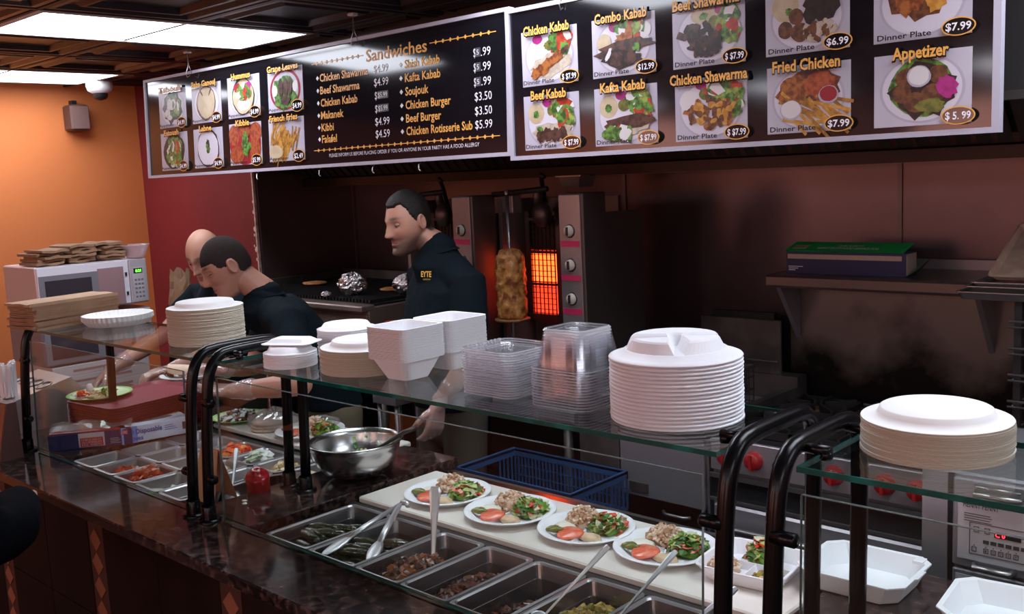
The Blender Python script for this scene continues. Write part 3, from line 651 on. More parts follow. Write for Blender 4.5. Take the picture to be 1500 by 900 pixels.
def cpan(ci, ri, label, food=None, foodlabel=None, cat='food', two=False, fl=-.05):
    x = -3.615+.160*ci; y = 1.582+.1795*ri
    t = root('steel_food_pan', label, 'food pan', (x, y, .888)); inst('pan_shell', cold_me, t)
    if food:
        m_, n_, sz, leafy, hh = food
        b = heap(MB(), 0, 0, fl, .050, .058, hh, n_, sz, len(m_), seed=ci*7+ri*3+1, leaf=leafy)
        b.build({'salad': 'green_garnish'}.get(cat, cat), m_, None, loc=(x, y, .888), label=foodlabel, cat=cat.replace('_', ' '), kind='stuff')
cpan(0, 0, 'empty small steel pan at the front left corner of cold well')
cpan(1, 0, 'small steel pan with few tomato slices, front row behind glass', (F_tom, 30, .018, False, .035), 'few red tomato slices in the front row pan', 'tomato_slices')
cpan(2, 0, 'small steel pan heaped with diced tomato in front row', (F_tom, 80, .016, False, .055), 'heap of chopped red tomato in the front row pan', 'chopped_tomato', fl=-.045)
cpan(3, 0, 'front row steel pan with its clear wrap, left of black posts', (F_white, 14, .018, True, .012), 'crumpled pale wrap lying inside the front row pan', 'food_wrap')
cpan(4, 0, 'front row steel pan behind the tan card by the posts')
cpan(0, 1, 'empty steel pan in the middle row at the left end of cold well')
cpan(1, 1, 'middle row steel pan with a few green herb bits', (F_green, 10, .010, True, .008), 'few green herb bits left in a steel pan', 'herbs', fl=-.075)
cpan(2, 1, 'middle row steel pan with pale wrap, left of posts', (F_white, 12, .018, True, .012), 'pale shredded cabbage in the middle row pan', 'cabbage')
cpan(3, 1, 'steel pan of pale potato cubes behind black posts', (F_beige+F_white, 80, .014, False, .055), 'pale potato cubes heaped behind the black posts', 'potato_salad', fl=-.05)
cpan(4, 1, 'nearly empty steel pan with spoon behind red bottle', (F_beige, 10, .01, False, .006), 'thin beige sauce in the pan behind red bottle', 'sauce', fl=-.08)
cpan(0, 2, 'empty steel pan at the rear left corner of cold well')
cpan(1, 2, 'rear row steel pan with a few orange scraps', (F_yel, 10, .010, False, .01), 'few yellow pickled scraps in rear pan left of posts', 'pickles', fl=-.065)
cpan(2, 2, 'rear row steel pan filled with bright orange red tomato', (F_orange, 80, .015, False, .055), 'bright orange red diced tomato in the rear pan', 'chopped_tomato', fl=-.045)
cpan(3, 2, 'rear row steel pan filled with white onion', (F_white, 80, .016, True, .058), 'white sliced onion heaped in the rear pan', 'sliced_onion', fl=-.05)
cpan(4, 2, 'rear row steel pan of beige hummus right of onion', (F_beige, 60, .014, False, .045), 'beige hummus in the rear pan right of the onion', 'hummus', fl=-.05)
nar = pan_mesh(.125, PD, .10, pan_steel)
for ri, lb in ((2, 'narrow steel pan at the rear right of cold well with potato'),):
    t = root('steel_food_pan', lb, 'food pan', (-2.822, 1.582+.1795*ri, .888)); inst('pan_shell', nar, t)
heap(MB(), 0, 0, -.05, .035, .055, .035, 40, .013, 3, seed=5).build('potato_salad', F_beige, None, loc=(-2.822, 1.941, .888), label='beige potato chunks in the narrow rear pan by rear posts', cat='potato salad', kind='stuff')
# hot pans
hot = [(-2.425, -2.222), (-2.218, -2.016), (-2.012, -1.84), (-1.836, -1.664), (-1.66, -1.488), (-1.484, -1.312), (-1.308, -1.136)]
hl = ['dark steel pan with stuffed grape leaves and tongs, leftmost hot pan', 'second dark steel pan of stuffed grape leaves, right of the first', 'steel pan of shredded chicken shawarma with slotted spoon', 'steel pan of sliced beef, left of the spare beef pan', 'steel pan with a little beef left in front of the third dinner plate', 'steel pan of yellow curry in front of the fourth dinner plate', 'steel pan partly hidden behind the near black posts']
for (a, b_), lb in zip(hot, hl):
    me = pan_mesh(b_-a, .325, .10, pan_dark); t = root('hot_food_pan', lb, 'food pan', ((a+b_)/2, 1.655, .884)); inst('pan_shell', me, t)
def hfood(i, mats_, n, sz, h, fl, label, name, cat, leaf=False, yo=0.0, ry=.125):
    a, b_ = hot[i]; heap(MB(), 0, 0, 0, (b_-a)/2-.03, ry, h, n, sz, len(mats_), seed=i+20, leaf=leaf).build(name, mats_, None, loc=((a+b_)/2, 1.655+yo, .884+fl), label=label, cat=cat, kind='stuff')
hfood(2, F_meat, 380, .012, .052, -.058, 'shredded brown chicken shawarma heaped in the third hot pan', 'chicken_shawarma', 'chicken', yo=-.03, ry=.105)
hfood(3, F_beef, 240, .013, .036, -.070, 'dark sliced beef in the fourth hot pan', 'beef_shawarma', 'beef')
hfood(4, F_beef, 150, .012, .028, -.080, 'remnants of dark sliced beef in the fifth hot pan', 'beef_shawarma', 'beef', yo=-.02, ry=.1)
hfood(5, F_yel, 260, .010, .036, -.056, 'yellow green curried chicken in the sixth hot pan', 'curried_chicken', 'curry')
hfood(6, F_meat, 120, .012, .02, -.075, 'brown meat in the hot pan behind near posts', 'braised_meat', 'meat')
# stuffed grape leaves: each roll its own
leaf_m = mat('grape_leaf', (.085, .078, .035), .2, noise=(40, (.030, .032, .014), 4), bump=(60, .3), spec=.8, coat=.4)
rl = MB(); pts = [(-.052, 0, 0), (-.045, 0, 0), (-.02, .001, .001), (0, 0, .002), (.02, -.001, .001), (.045, 0, 0), (.052, 0, 0)]
rl.tube(pts, [.006, .010, .0125, .013, .0122, .0105, .006], 10); rlm = rl.mesh('grape_leaf_roll', leaf_m)
rnd = random.Random(3)
for pi_, (a, b_) in enumerate(hot[:2]):
    cx = (a+b_)/2
    for lay in range(3):
        for k in range(9 if lay < 2 else 5):
            o = inst('stuffed_grape_leaf', rlm, None, (cx+rnd.uniform(-.022, .022)+(-.012 if k % 2 else .012), 1.545+k*.0245+rnd.uniform(-.006, .006)+(.04 if lay == 2 else 0), .824+lay*.022+rnd.uniform(-.002, .003)), rot=(rnd.uniform(-.1, .1), rnd.uniform(-.08, .08), rnd.uniform(-.5, .5)+.35))
            tag(o, ('dark rolled stuffed grape leaf in the leftmost hot pan' if pi_ == 0 else 'dark rolled stuffed grape leaf in the second hot pan'), 'grape leaf', ('stuffed grape leaves in the leftmost hot pan' if pi_ == 0 else 'stuffed grape leaves in the second hot pan'))
# cutting boards
board_m = mat('cutting_board_white', (.80, .75, .70), .45, noise=(6, (.73, .67, .61), 4), bump=(90, .03))
MB().box(-2.44, -1.0, 1.852, 2.185, .8735, .893, bev=.004).build('cutting_board', board_m, None, label='long white plastic cutting board in front of hot pans under dinner plates', cat='cutting board')
MB().box(-3.70, -2.765, 2.085, 2.36, .883, .902, bev=.004).build('cutting_board', board_m, None, label='shorter white cutting board behind the cold salad pans', cat='cutting board')
# ================================================================= STACKS ON THE SHELVES
ZS = 1.3705
def stack(me, name, cat, group, n, xy, dz, common, top, rotj=0.0, first_z=ZS, top_me=None, jx=.0012, seed=1, lift=0.0, build_top=True):
    rnd = random.Random(seed)
    for k in range(n):
        o = inst(name, me, None, (xy[0]+rnd.uniform(-jx, jx), xy[1]+rnd.uniform(-jx, jx), first_z+dz*k), rz=rnd.uniform(-rotj, rotj))
        tag(o, ordl(k, n, common), cat, group)
    return o
def plate_down(R, h, n=56, wav=0):
    """plate lying face down: rim low, flat base up; thin shell"""
    prof = [(R-.001, .0), (R, .0015), (R-.001, .003), (R-.010, .0045), (R*.80, .0060), (R*.765, h*.55), (R*.74, h*.92), (R*.715, h), (0.0001, h+.0004), ]
    inner = [(0.0001, h-.0016), (R*.71, h-.0018), (R*.75, h*.5), (R*.79, .004), (R-.010, .0025), (R-.003, .0005)]
    return prof, inner
def plate_mesh(name, R, h, mts, wav=0):
    b = MB(); p, q = plate_down(R, h)
    b.lathe(p[:3], 64, mi=1 if len(mts) > 1 else 0, smooth=True)
    b.lathe(p[2:], 64, mi=0); b.lathe(q+[p[0]], 64, mi=0)
    return b.mesh(name, mts)
pp_mesh = plate_mesh('paper_plate', .124, .021, [paper_w, paper_edge])
G1 = 'paper plates stacked on the left glass shelf'
stack(pp_mesh, 'paper_plate', 'plate', G1, 32, (-2.985, 1.690), .00375, 'white paper plate @of the tall stack on left glass shelf', 'topmost face-down plate of the tall paper stack on left glass shelf', seed=2, rotj=3)
stack(pp_mesh, 'paper_plate', 'plate', 'paper plates in the low stack left of the foam clamshells', 18, (-2.115, 1.665), .0037, 'paper plate @of the low stack left of foam clamshells', 'topmost face-down paper plate of the low stack left of foam clamshells', seed=3, rotj=3)
stack(pp_mesh, 'paper_plate', 'plate', 'paper plates on the near right shelf', 16, (-.617, 1.712), .0037, 'white paper plate @of the stack on near right shelf', 'topmost face-down paper plate on the near right shelf', seed=4, rotj=3)
# fluted paper plates, right side up
def fluted(R=.130, n=120):
    b = MB()
    def fn(r, z, a):
        wv = cos(a*44)*.0028*max(0, (r-R*.8)/(R*.2)); return r+wv, z
    b.lathe([(.0001, .0), (R*.78, .0), (R*.86, .002), (R*.97, .021), (R, .0235), (R-.001, .0225), (R*.955, .0195), (R*.85, .0035), (R*.77, .0012), (.0001, .0012)], 176, fn=fn)
    return b.mesh('fluted_plate', paper_w)
stack(fluted(), 'fluted_plate', 'plate', 'fluted paper plates on the left shelf', 9, (-3.72, 1.775-.04), .0022, 'white fluted paper plate @of the pile beside paper bags', 'topmost open white fluted paper plate beside the paper bags', seed=5, jx=.0006)
# big compartment plates face down
def compartment():
    R = .1355; b = MB()
    b.lathe([(R-.001, 0), (R+.0005, .002), (R-.001, .0042), (R-.012, .0075), (R-.020, .0085), (R-.030, .0165), (R-.034, .018)], 72)
    b.lathe([(R-.034, .018), (.0001, .0185)], 72)
    b.lathe([(.0001, .016), (R-.036, .0155), (R-.024, .007), (R-.012, .005), (R-.001, 0)], 72)
    # three raised wells (they are the plate's compartments seen from below)
    def sector(a0, a1, r0, r1, hh, e=.012, m=14):
        rings = []
        for dz, ins in ((0, 0), (hh*.85, e), (hh, e+.004)):
            pts = []; ra, rb = r0+ins, r1-ins; A0, A1 = a0+ins/rb, a1-ins/rb
            for k in range(m+1): a = A0+(A1-A0)*k/m; pts.append((rb*cos(a), rb*sin(a), .0175+dz))
            B0, B1 = a0+ins/max(ra, .015), a1-ins/max(ra, .015)
            if B1 < B0: B0 = B1 = (a0+a1)/2
            for k in range(m+1): a = B1+(B0-B1)*k/m; pts.append((ra*cos(a), ra*sin(a), .0175+dz))
            rings.append(pts)
        b.loft(rings, cap0=False, cap1=True)
    a = radians(38)
    sector(a+radians(5), a+radians(175), .008, R-.036, .026, e=.010)
    sector(a+radians(186), a+radians(264), .012, R-.036, .024, e=.010)
    sector(a+radians(276), a+radians(354), .012, R-.036, .026, e=.010)
    return b.mesh('compartment_plate', white_foam)
stack(compartment(), 'compartment_plate', 'plate', 'foam compartment plates on the middle shelf', 17, (-1.125, 1.677), .0078, 'foam compartment plate @of the big face-down stack', 'topmost face-down foam compartment plate with raised wells on the big stack', seed=6, rotj=.012, jx=.0008)
# small foam bowls with a tray on top
def bowl_dn(R, h, name, hexa=False):
    b = MB(); n = 6 if hexa else 40
    b.lathe([(R, 0), (R+.001, .003), (R-.006, .0045), (R*.86, .007), (R*.76, h), (.0001, h+.0005)], n, smooth=not hexa)
    b.lathe([(.0001, h-.002), (R*.74, h-.002), (R*.84, .004), (R, 0)], n, smooth=not hexa)
    return b.mesh(name, white_foam)
stack(bowl_dn(.0745, .020, 'foam_bowl'), 'foam_bowl', 'bowl', 'small foam bowls on the middle shelf', 8, (-2.355, 1.585), .0052, 'small foam bowl @of the stack at left end of middle shelf', 'topmost small foam bowl under the loose tray at left end of middle shelf', seed=7)
def tray_dn(w, d, h, r, name, m_=None):
    b = MB(); rings = []
    for e, z in ((0, 0), (-.001, .0025), (.006, .004), (.012, .006), (.024, h), (.028, h+.001)): rings.append([(x, y, z) for x, y in rrect(w-2*e, d-2*e, max(.004, r-e*.5), 4)])
    b.loft(rings, cap0=False, cap1=True)
    return b.mesh(name, m_ or white_foam)
o = inst('foam_tray', tray_dn(.15, .105, .014, .02, 'foam_tray'), None, (-2.365, 1.60, ZS+.0605), rz=.45, label='small white foam tray face down on top of the small foam bowl stack', cat='tray')
# stack of foam trays behind
stack(bowl_dn(.085, .018, 'foam_saucer'), 'foam_saucer', 'saucer', 'round foam saucers behind the low paper stack', 16, (-2.34, 1.775), .0052, 'round foam saucer @of the stack behind the low paper plates', 'topmost round foam lid behind the low paper plate stack', seed=8)
# foam clamshells: open, nested, two square bowls joined at the hinge
def clam():
    b = MB(); t = .0022
    for cy in (-.079, .079):
        rings = []
        W = .150
        for e, z, r in ((.034, 0, .016), (.033, .001, .016), (.008, .052, .022), (0, .054, .022), (0, .057, .022), (.009, .0565, .02), (.034, .006, .015), (.036, .005, .014)):
            rings.append([(x, y+cy, z) for x, y in rrect(W-2*e, W-2*e, r, 4)])
        b.loft(rings, cap0=True, cap1=True)
    b.box(-.055, .055, -.006, .006, .0535, .0555)
    return b.mesh('foam_clamshell', white_foam)
stack(clam(), 'foam_clamshell', 'container', 'open foam clamshells on the middle shelf', 21, (-1.925, 1.725), .0040, 'open foam clamshell @of the nested stack on middle shelf', 'topmost open foam clamshell of the tall nested stack on middle shelf', seed=9, jx=.0009)
# clear plastic: lids and deep containers
clear_m = glassy('clear_plastic', (.97, .97, .98), .03, .05, haze=.07, hazecol=(.80, .80, .84))
clear_rim = glassy('clear_plastic_rim', (.97, .97, .98), .08, .10, haze=.55, hazecol=(.86, .86, .90))
clear2_m = glassy('clear_plastic_crisp', (.96, .96, .97), .05, .025, haze=.03, hazecol=(.8, .8, .82))
def clearlid():
    b = MB(); rings = []
    for e, z, r in ((.018, 0, .02), (.012, .003, .022), (.006, .0095, .024), (0, .010, .026), (-.003, .0095, .028), (-.003, .006, .028)):
        rings.append([(x, y, z) for x, y in rrect(.158-2*e, .158-2*e, r, 5)])
    b.loft(rings, cap0=True, cap1=False)
    rr = [[(x, y, z) for x, y in rrect(.158-2*e, .158-2*e, .028, 5)] for e, z in ((-.0032, .0055), (-.0045, .0065), (-.0045, .0078), (-.0032, .0088))]
    b.loft(rr, mi=1, cap0=False, cap1=False)
    # ribbed tab edge
    for k in range(9): b.box(-.084, -.078, -.055+k*.0135, -.048+k*.0135, .006, .010, mi=1)
    return b.mesh('clear_tray', [clear_m, clear_rim])
stack(clearlid(), 'clear_tray', 'tray', 'clear shallow trays on the middle shelf', 19, (-1.575, 1.655), .0057, 'clear shallow tray @of the stack right of foam clamshells', 'topmost clear square lid of the stack right of foam clamshells', seed=10, rotj=.02, jx=.0015)
def deep():
    b = MB(); rings = []
    for e, z, r in ((-.006, .000, .028), (-.006, .003, .028), (0, .004, .026), (.003, .010, .024), (.017, .082, .02), (.022, .088, .018)):
        rings.append([(x, y, z) for x, y in rrect(.150-2*e, .150-2*e, r, 5)])
    b.loft(rings, cap0=False, cap1=True)
    rr = [[(x, y, z) for x, y in rrect(.150-2*e, .150-2*e, .030, 5)] for e, z in ((-.0062, .0002), (-.0078, .0008), (-.0078, .0020), (-.0062, .0026))]
    b.loft(rr, mi=1, cap0=False, cap1=False)
    rr = [[(x, y, z) for x, y in rrect(.150-2*e, .150-2*e, .020, 5)] for e, z in ((.0165, .0815), (.0160, .083), (.0185, .0862), (.0205, .0868))]
    b.loft(rr, mi=1, cap0=False, cap1=False)
    for sx in (-1, 1):
        for sy in (-.03, .03): b.box(sx*.066-.002, sx*.066+.002, sy-.007, sy+.007, .02, .07)
        for sx2 in (-.03, .03): b.box(sx2-.007, sx2+.007, sx*.066-.002, sx*.066+.002, .02, .07)
    b.lathe([(.03, .0885), (.032, .090), (.034, .0885)], 24)
    return b.mesh('clear_container', [clear2_m, clear_rim])
stack(deep(), 'clear_container', 'container', 'clear deep containers on the middle shelf', 14, (-1.372, 1.665), .0063, 'deep clear container @of the upside-down clear stack', 'topmost deep clear container upside down, left of the compartment plates', seed=11, rotj=.02, jx=.001)
# paper bags on the left shelf
kraft = mat('kraft_paper', (.34, .20, .12), .85, noise=(10, (.28, .16, .09), 4), bump=(60, .15)); kraft2 = mat('kraft_paper_pale', (.46, .29, .18), .85, noise=(10, (.38, .24, .15), 4))
def bagmesh(w, d, h, seed, folds=True):
    b = MB(); rnd = random.Random(seed); nx = 10; rings = []
    for z in (0, h):
        pass
    vs = []; fs = []
    for s in (0, 1):
        for i in range(nx+1):
            for j in range(3):
                x = -w/2+w*i/nx; y = -d/2+d*j/2+rnd.uniform(-.001, .001)
                z = (h if s else 0)*(1) + .0022*sin(i*.9+seed)*(i/nx) + (h*.35*(1 if s else 0) if i == nx else 0)
                vs.append((x, y, z))
    n1 = (nx+1)*3
    for i in range(nx):
        for j in range(2):
            a = i*3+j; fs.append((a, a+1, a+4, a+3)); c = n1+a; fs.append((c, c+3, c+4, c+1))
        fs.append((i*3, i*3+3, n1+i*3+3, n1+i*3)); fs.append((i*3+2, n1+i*3+2, n1+i*3+5, i*3+5))
    fs.append((0, n1, n1+1, 1)); fs.append((1, n1+1, n1+2, 2)); e = nx*3
    fs.append((e, e+1, n1+e+1, n1+e)); fs.append((e+1, e+2, n1+e+2, n1+e+1))
    b.add(vs, fs); return b.mesh('paper_bag', [kraft2 if seed == 9 else kraft])
bm1, bm2, bm3 = bagmesh(.17, .37, .0068, 1), bagmesh(.17, .365, .0066, 2), bagmesh(.175, .375, .009, 9)
rnd = random.Random(12)
nb = 13
for k in range(nb):
    o = inst('paper_bag', bm3 if k == nb-1 else (bm1 if k % 2 else bm2), None, (-3.965+rnd.uniform(-.004, .004)+.0, 1.640+rnd.uniform(-.008, .008)-.0, ZS+.001+.0077*k), rz=rnd.uniform(-.03, .03)+.18)
    tag(o, ordl(k, nb, 'flat brown paper bag @of the pile on left glass shelf'), 'paper bag', 'flat paper bags on the glass shelf')

# ================================================================= FOOD ON PLATES
def plate_up(R, name, mt):
    b = MB()
    b.lathe([(.0001, .001), (R*.66, .001), (R*.74, .004), (R*.82, .015), (R*.93, .019), (R, .0205), (R+.001, .0185), (R*.93, .0165), (R*.83, .0115), (R*.76, 0), (.0001, -.001)], 64)
    # compartment ribs in a Y
    for a in (90, 215, 325):
        a = radians(a); b.loft([[(r*cos(a)-w_*sin(a), r*sin(a)+w_*cos(a), z) for (w_, z) in ((-.005, .001), (-.002, .010), (.002, .010), (.005, .001))] for r in (.004, R*.78)])
    return b.mesh(name, mt)
plm = plate_up(.1345, 'dinner_plate', white_foam)
pickle_m = mat('pickle_green', (.22, .20, .035), .25, noise=(30, (.12, .13, .02), 3), spec=.7)
tomsl = mat('tomato_slice', (.80, .11, .055), .25, noise=(60, (.85, .26, .16), 3), spec=.6)
sauce_w = mat('garlic_cream', (.80, .76, .66), .4); hummus_m = mat('hummus_paste', (.60, .42, .25), .5, noise=(40, (.70, .52, .34), 3))
dl = ['leftmost dinner plate', 'second dinner plate from the left', 'third dinner plate from the left', 'fourth dinner plate from the left']
def plate_food(px, py, pz, which, rot, sc=1.0, pick=True, salad_n=170):
    Mr = RZ(rot)
    def at(x, y): v = Mr @ Vector((x*sc, y*sc, 0)); return (px+v.x, py+v.y)
    x, y = at(-.005, .052); heap(MB(), 0, 0, 0, .058*sc, .044*sc, .044*sc, 230, .0060, 3, seed=int(px*100) % 97, flat=.7).build('rice_pilaf', F_rice, None, loc=(x, y, pz+.004), label='heap of tan rice at the back of the '+which, cat='rice', kind='stuff')
    x, y = at(.060, .004); heap(MB(), 0, 0, 0, .050*sc, .046*sc, .036*sc, salad_n, .0110, 10, seed=int(px*77) % 91, leaf=True).build('chopped_salad', F_salad, None, loc=(x, y, pz+.004), label='chopped green salad on the right side of the '+which, cat='salad', kind='stuff')
    x, y = at(-.045, -.045)
    b = MB(); b.lathe([(.0001, 0), (.034, 0), (.037, .004), (.033, .0085), (.0001, .0095)], 24, fn=lambda r, z, a: (r*(1+.08*sin(3*a)), z+.003*sin(a))); b.build('tomato_slice', tomsl, None, loc=(x, y, pz+.012), label='red tomato slice on the near left of the '+which, cat='tomato')
    x, y = at(-.062, .012)
    b = MB(); b.ball((0, 0, .006), (.034*sc, .030*sc, .014), 18, jit=.2, seed=3); b.v = [(a, c, max(0, d)) for a, c, d in b.v]; b.build('garlic_sauce', sauce_w, None, loc=(x, y, pz+.004), label='white garlic sauce on the left of the '+which, cat='sauce')
    x, y = at(.010, -.062)
    b = MB(); b.ball((0, 0, .004), (.036*sc, .022*sc, .012), 18, jit=.25, seed=5); b.v = [(a, c, max(0, d)) for a, c, d in b.v]; b.build('hummus', hummus_m, None, loc=(x, y, pz+.004), label='beige hummus at the near edge of the '+which, cat='hummus')
    if pick:
        for q, (dx, dy, r) in enumerate(((-.092, -.018, .5), (-.080, -.030, .2))):
            x, y = at(dx, dy); b = MB(); b.ball((0, 0, 0), (.022, .009, .008), 12, jit=.15, seed=q); b.build('pickle_slice', pickle_m, None, loc=(x, y, pz+.020), rz=r+rot, label=('outer' if q == 0 else 'inner')+' green pickle slice at the left rim of the '+which, cat='pickle')
for k, (x, y) in enumerate(((-2.199, 2.012), (-1.927, 2.004), (-1.661, 2.024), (-1.408, 2.032))):
    z = .8945
    inst('dinner_plate', plm, None, (x, y, z), rz=.6+.3*k, label=dl[k][0:0]+'white foam plate of rice and salad, '+dl[k], cat='plate', group='dinner plates on the cutting board')
    plate_food(x, y, z, dl[k], .55+.12*((k*7) % 3-1), salad_n=170+20*k)
# plate on the rear board
inst('dinner_plate', plm, None, (-3.19, 2.21, .9035), rz=1.2, label='white foam plate with salad and pickles behind left steel bowl', cat='plate')
plate_food(-3.19, 2.21, .9035, 'plate behind the steel bowl', .45, pick=True, salad_n=150)
# foam three compartment containers
def clambox(open_lid, name):
    b = MB(); rings = []
    for e, z, r in ((.022, 0, .03), (.021, .001, .03), (.004, .034, .03), (0, .036, .032), (0, .039, .032), (.007, .0385, .03), (.023, .006, .026)):
        pts = rrect(.225-2*e, .215-2*e, r, 3); rings.append([(x, y, z) for x, y in pts])
    b.loft(rings, cap0=True, cap1=True)
    return b
cb = clambox(False, 'food_container')
cb.loft([[(-.095, -.004, .006), (-.095, -.001, .026), (-.095, .001, .026), (-.095, .004, .006)], [(.095, -.004, .006), (.095, -.001, .026), (.095, .001, .026), (.095, .004, .006)]])
cb.loft([[(.006, -.09, .006), (.009, -.09, .026), (.011, -.09, .026), (.014, -.09, .006)], [(.006, -.004, .006), (.009, -.004, .026), (.011, -.004, .026), (.014, -.004, .006)]])
t = root('takeout_container', 'square white foam takeout container filled with salad and rice behind near black posts', 'container', (-1.165, 2.045, .8945), rz=.10)
cb.build('container_base', white_foam, t)
heap(MB(), 0, 0, 0, .040, .042, .048, 170, .0115, 10, seed=41, leaf=True).build('chopped_salad', F_salad, None, loc=(-1.165, 2.100, .905), label='chopped green salad in the takeout container behind near posts', cat='salad', kind='stuff')
heap(MB(), 0, 0, 0, .038, .038, .030, 150, .006, 3, seed=42, flat=.7).build('rice_pilaf', F_rice, None, loc=(-1.220, 2.005, .904), label='tan rice in the near compartment of takeout container', cat='rice', kind='stuff')
heap(MB(), 0, 0, 0, .035, .036, .022, 60, .010, 3, seed=43).build('pickled_peppers', F_yel, None, loc=(-1.100, 2.000, .904), label='yellow green pickles in the right compartment of takeout container', cat='pickles', kind='stuff')
# open empty hinged container resting on the board and granite
t = root('takeout_container', 'open empty white foam takeout container lying at the right end of the board', 'container', (-.925, 2.125, .9015), rz=.02)
b = MB(); rings = []
def octo(w, d, c): return [(-w+c, -d), (w-c, -d), (w, -d+c), (w, d-c), (w-c, d), (-w+c, d), (-w, d-c), (-w, -d+c)]
for e, z in ((.026, 0), (.024, .002), (.004, .046), (0, .048), (0, .051), (.010, .050), (.028, .006)): rings.append([(x, y, z) for x, y in octo(.125-e, .110-e, .030)])
b.loft(rings, cap0=True, cap1=True); b.build('container_base', white_foam, t)
b = MB(); b.box(.085, .108, .070, .100, .046, .053); b.loft([[(.118, -.03, .046), (.132, -.025, .050), (.132, -.025, .053), (.118, -.03, .050)], [(.118, .03, .046), (.132, .025, .050), (.132, .025, .053), (.118, .03, .050)]]); b.build('locking_tab', white_foam, t)
t = root('takeout_container', 'white foam container corner at the bottom right, before the heated cabinet', 'container', (-.60, 2.09, .9015), rz=.1)
b = MB(); rings = []
for e, z in ((.026, 0), (.024, .002), (.004, .046), (0, .048), (0, .051), (.010, .050), (.028, .006)): rings.append([(x, y, z) for x, y in octo(.125-e, .110-e, .030)])
b.loft(rings, cap0=True, cap1=True); b.build('container_base', white_foam, t)
MB().box(-.70, .9, 1.95, 2.30, .8655, .90, bev=.004).build('granite_ledge', granite, sc)

# ================================================================= STEEL BOWL, BOTTLE, UTENSILS
t = root('steel_bowl', 'large round steel mixing bowl of salad on the granite divider', 'bowl', (-2.600, 1.975, .9025))
b = MB(); R = .150
prof = [(.0001, 0), (.045, .0), (.060, .004)]+[(.060+(R-.060)*sin(a), .004+.117*(1-cos(a))) for a in [k*pi/2/9 for k in range(1, 10)]]
b.lathe(prof+[(R+.006, .122), (R+.009, .119), (R+.006, .124), (R, .124)]+[(r-.002, z+.002) for r, z in reversed(prof[:-1])], 64)
b.build('bowl_shell', mat('bowl_steel', (.60, .58, .58), .24, 1.0, bump=(25, .02)), t)
heap(MB(), 0, 0, 0, .055, .060, .030, 150, .012, 10, seed=50, leaf=True).build('chopped_salad', F_salad, None, loc=(-2.575, 1.995, .945), label='chopped green salad in the bottom of the steel bowl', cat='salad', kind='stuff')
def leaves_on_wall():
    rnd = random.Random(8); b = MB()
    for k in range(34):
        a = radians(rnd.uniform(10, 150)); q = rnd.uniform(.6, 1.35); r = .060+.088*sin(q); z = .006+.117*(1-cos(q)); s = rnd.uniform(.004, .011)
        M_ = T(r*cos(a)*.97, r*sin(a)*.97, z+.004) @ RZ(a) @ RY(-q)
        b.add([(-s, -s*.7, 0), (s, -s*.5, .002), (s*.8, s*.8, 0), (-s*.7, s*.6, .002)], [(0, 1, 2, 3)], k % 3, False, M_)
    return b
leaves_on_wall().build('salad_scraps', F_green[:3], None, loc=(-2.600, 1.975, .9035), label='green salad scraps stuck to the inner wall of steel bowl', cat='salad', kind='stuff')
t = root('serving_spoon', 'black handled spoon leaning over the right rim of steel bowl', 'spoon', (-2.575, 2.00, .95))
b = MB(); b.tube([(0, 0, .02), (.045, .05, .055), (.085, .095, .088), (.115, .128, .102)], [.004, .006, .008, .009], 10); b.build('handle', blackplas, t)
b = MB(); b.ball((-.02, -.02, .012), (.028, .022, .008), 16); b.build('spoon_bowl', blackplas, t)
# red squeeze bottle tipped in its slot
t = root('squeeze_bottle', 'red plastic squeeze bottle leaning in a slot beside the posts', 'bottle', (-2.788, 1.722, .775)); t.rotation_euler = (radians(12), radians(15), 0); t.scale = (1.12, 1.12, 1.12)
redp = mat('red_plastic', (.42, .006, .014), .22, spec=.8, coat=.4)
b = MB(); b.lathe([(.0001, 0), (.030, 0), (.033, .004), (.033, .135), (.0335, .150)], 32); b.build('bottle_body', redp, t)
b = MB(); b.lathe([(.0345, .150), (.0345, .166), (.031, .172), (.017, .175), (.016, .186), (.013, .190), (.004, .188), (.0001, .183)], 32); b.build('bottle_cap', redp, t)
MB().box(-2.870, -2.760, 1.49, 1.845, .752, .762).build('slot_plate', well_k, sc)
# tan card behind posts
t = root('standing_card', 'tan folded card standing behind the middle black posts', 'card', (-2.79, 1.515, .897), rz=.1)
card_m = mat('tan_card', (.62, .33, .17), .7)
b = MB(); b.add([(-.075, .01, .0), (.055, .0, 0), (.035, .045, .165), (-.06, .05, .165)], [(0, 1, 2, 3)]); b.add([(-.075, .012, .0), (.055, .002, 0), (.035, .047, .165), (-.06, .052, .165)], [(3, 2, 1, 0)]); b.build('card_face', card_m, t)
b = MB(); b.add([(-.075, .10, .0), (.055, .09, 0), (.035, .048, .165), (-.06, .053, .165)], [(3, 2, 1, 0)]); b.build('card_back', card_m, t)
